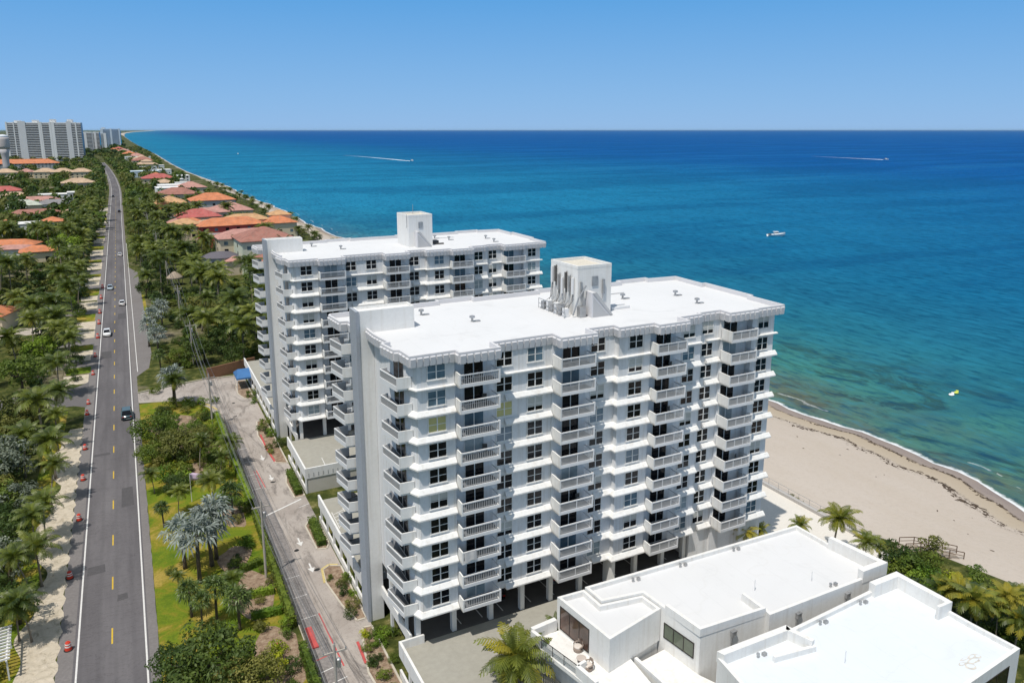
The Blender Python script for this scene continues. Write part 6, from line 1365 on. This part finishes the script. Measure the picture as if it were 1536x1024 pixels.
# ------------------------------------------------------------------ boats
hullw = M('gelcoat', (.82,.82,.80), .3, .03, 1)
def boat(label, x, y, rz, L, cabin=True, group='motor boats on the sea'):
    t_ = thing('motor_boat', label, 'motor boat', (x, y, SEA), rz, group, True); k = L/10     # bow towards +x
    st_ = [(-5,1.45,.0,1.0),(-2.5,1.6,-.1,1.05),(0,1.6,-.2,1.2),(2.5,1.25,-.2,1.45),(4.2,.6,.1,1.7),(5.2,.06,1.1,1.85)]
    b_ = MB(); b_.smooth = True; vs = []
    for xx, hw, zl, zh in st_: vs += [(xx*k,-hw*k,zh*k),(xx*k,-hw*.8*k,zl*.5*k+.3*k),(xx*k,0,(zl-.3)*k),(xx*k,hw*.8*k,zl*.5*k+.3*k),(xx*k,hw*k,zh*k)]
    n = len(st_); b_.raw(vs, [(i*5+q,(i+1)*5+q,(i+1)*5+q+1,i*5+q+1) for i in range(n-1) for q in range(4)]+[(4,3,2,1,0)]); b_.build('hull', hullw, t_)
    d = MB(); d.raw([(xx*k,s*hw*.95*k,(zh-.12)*k) for xx, hw, zl, zh in st_ for s in (-1,1)], [(i*2,i*2+2,i*2+3,i*2+1) for i in range(n-1)]); d.build('deck', hullw, t_)
    c = MB(); c.raw([(-1.2*k,-1.1*k,1.05*k),(2.2*k,-.9*k,1.2*k),(2.2*k,.9*k,1.2*k),(-1.2*k,1.1*k,1.05*k),(-1.0*k,-.95*k,1.9*k),(1.2*k,-.75*k,1.9*k),(1.2*k,.75*k,1.9*k),(-1.0*k,.95*k,1.9*k)], [(4,5,6,7),(0,1,5,4),(1,2,6,5),(2,3,7,6),(3,0,4,7)]); c.build('cabin', hullw, t_)
    w_ = MB(); w_.raw([(-.9*k,-1.06*k,1.91*k),(1.0*k,-.82*k,1.91*k),(1.0*k,.82*k,1.91*k),(-.9*k,1.06*k,1.91*k),(-.8*k,-.9*k,2.35*k),(.5*k,-.7*k,2.35*k),(.5*k,.7*k,2.35*k),(-.8*k,.9*k,2.35*k)], [(4,5,6,7),(0,1,5,4),(1,2,6,5),(2,3,7,6),(3,0,4,7)]); w_.build('window', glassd, t_)
    r_ = MB(); r_.box(-1.6*k,-1.15*k,2.36*k,1.0*k,1.15*k,2.62*k); r_.build('roof', hullw, t_)
    s_ = MB(); s_.box(-4.2*k,-1.1*k,.95*k,-3.2*k,1.1*k,1.35*k); s_.build('bench', M('dark_seat', (.1,.09,.08), .7, .1), t_)
    rl = MB(); rl.tube([(2.4*k,-1.1*k,2.0*k),(4.2*k,-.5*k,2.3*k),(5.2*k,0,2.45*k),(4.2*k,.5*k,2.3*k),(2.4*k,1.1*k,2.0*k)], .03*k, 5); rl.build('bow_rail', steel, t_)
    return t_
boat('white cabin cruiser with a dark windowed cabin, drifting off the towers', 331, 316, R(-22), 10.3)
def wake(label, x, y, dx, dy, L, w0):
    mb = MB(); d = Vector((dx,dy,0)).normalized(); nrm = Vector((-d.y,d.x,0)); o = Vector((x,y,SEA+.06)); n = 26; vs = []
    q = random.Random(int(x))
    for i in range(n+1):
        u = i/n; ww = w0*(.35+.65*min(1,u*8))*(1-u)**.9+.02; c = o-d*L*u+nrm*(L*.012*math.sin(u*3)); vs += [c-nrm*ww*q.uniform(.7,1.2), c+Vector((0,0,.5*(1-u)**3)), c+nrm*ww*q.uniform(.7,1.2)]
    mb.raw(vs, [(i*3+k,(i+1)*3+k,(i+1)*3+k+1,i*3+k+1) for i in range(n) for k in range(2)])
    ob = mb.build('wake_foam', M('foam_white', (.74,.80,.84), .8, .1, .1)); ob['kind'] = 'stuff'; ob['label'] = label
pa, pb = G(618,242,SEA), G(515,233,SEA); dr = pa-pb; boat('far white speedboat, the left of the two trailing long wakes', pa.x, pa.y, math.atan2(dr.y, dr.x), 13); d_ = dr.normalized(); wake('white wake trailing behind the left speedboat', pa.x-d_.x*5, pa.y-d_.y*5, dr.x, dr.y, dr.length, 4.5)
pa, pb = G(1329,240,SEA), G(1215,234.5,SEA); dr = pa-pb; boat('far white speedboat, the right of the two trailing long wakes', pa.x, pa.y, math.atan2(dr.y, dr.x), 13); d_ = dr.normalized(); wake('white wake trailing behind the right speedboat', pa.x-d_.x*5, pa.y-d_.y*5, dr.x, dr.y, dr.length, 4.2)
p = G(357,231,SEA); boat('tiny white boat close to the far beach', p.x, p.y, R(80), 9)
def flt(label, px, py, mat, r):
    p = G(px, py, SEA); mb = MB(); mb.smooth = True
    mb.tube([(r*math.cos(a),r*.7*math.sin(a),.22) for a in [2*math.pi*i/16 for i in range(17)]], .22, 8); mb.box(-r*.8,-r*.55,.1,r*.8,r*.55,.22); mb.box(r*.7,-.3,.2,r*1.05,.3,.75)
    o = mb.build('inflatable_float', mat, None, (p.x, p.y, SEA)); tag(o, label, 'float', 'floats near the shore')
flt('small white inflatable float on the green water near the shore', 1427, 593, hullw, .5); flt('small yellow inflatable float touching the white one', 1434, 590, M('yellow_vinyl', (.62,.68,.12), .4, .05), .4)
# yacht with bare masts in the west canal
p = G(2,318,0); t_ = thing('sailing_yacht', 'white yacht with bare masts moored at the left edge', 'yacht', (p.x-4,p.y,0), R(10), None, True)
b_ = MB(); b_.smooth = True; st_ = [(-9,2.0,1.8),(-4,2.6,1.7),(2,2.6,1.9),(7,1.5,2.3),(10,.1,2.8)]; vs = []
for xx, hw, zh in st_: vs += [(xx,-hw,zh),(xx,-hw*.75,.4),(xx,0,-.2),(xx,hw*.75,.4),(xx,hw,zh)]
b_.raw(vs, [(i*5+q,(i+1)*5+q,(i+1)*5+q+1,i*5+q+1) for i in range(4) for q in range(4)]+[(4,3,2,1,0)]); b_.raw([(xx,s*hw,zh-.05) for xx, hw, zh in st_ for s in (-1,1)], [(i*2,i*2+2,i*2+3,i*2+1) for i in range(4)]); b_.build('hull', hullw, t_)
b_ = MB(); b_.box(-6,-1.7,1.8,3,1.7,3.6); b_.box(-4,-1.4,3.6,1,1.4,5.2); b_.build('cabin', hullw, t_)
for x, h in ((-2,17),(3.5,20)): b_ = MB(); b_.tube([(x,0,2),(x,0,h)], .14, 6); b_.build('mast', steel, t_)
# ------------------------------------------------------------------ the humid sea air
mb = MB(); mb.box(-45000,-6000,-8.0,125000,125000,84); m, t, out = nt('sea_air'); v = t.nodes.new('ShaderNodeVolumePrincipled'); v.inputs['Density'].default_value = .75e-5; v.inputs['Color'].default_value = (.62,.86,1,1); v.inputs['Anisotropy'].default_value = .2
t.links.new(v.outputs[0], out.inputs['Volume']); hz = mb.build('haze', m); hz['kind'] = 'stuff'; hz['label'] = 'thin pale sea haze over everything far away'
# ------------------------------------------------------------------ render defaults
sc.cycles.use_denoising = True
sc.cycles.max_bounces = 6; sc.cycles.diffuse_bounces = 3; sc.cycles.glossy_bounces = 3; sc.cycles.transparent_max_bounces = 6; sc.cycles.caustics_reflective = False; sc.cycles.caustics_refractive = False
sc.render.engine = 'CYCLES'
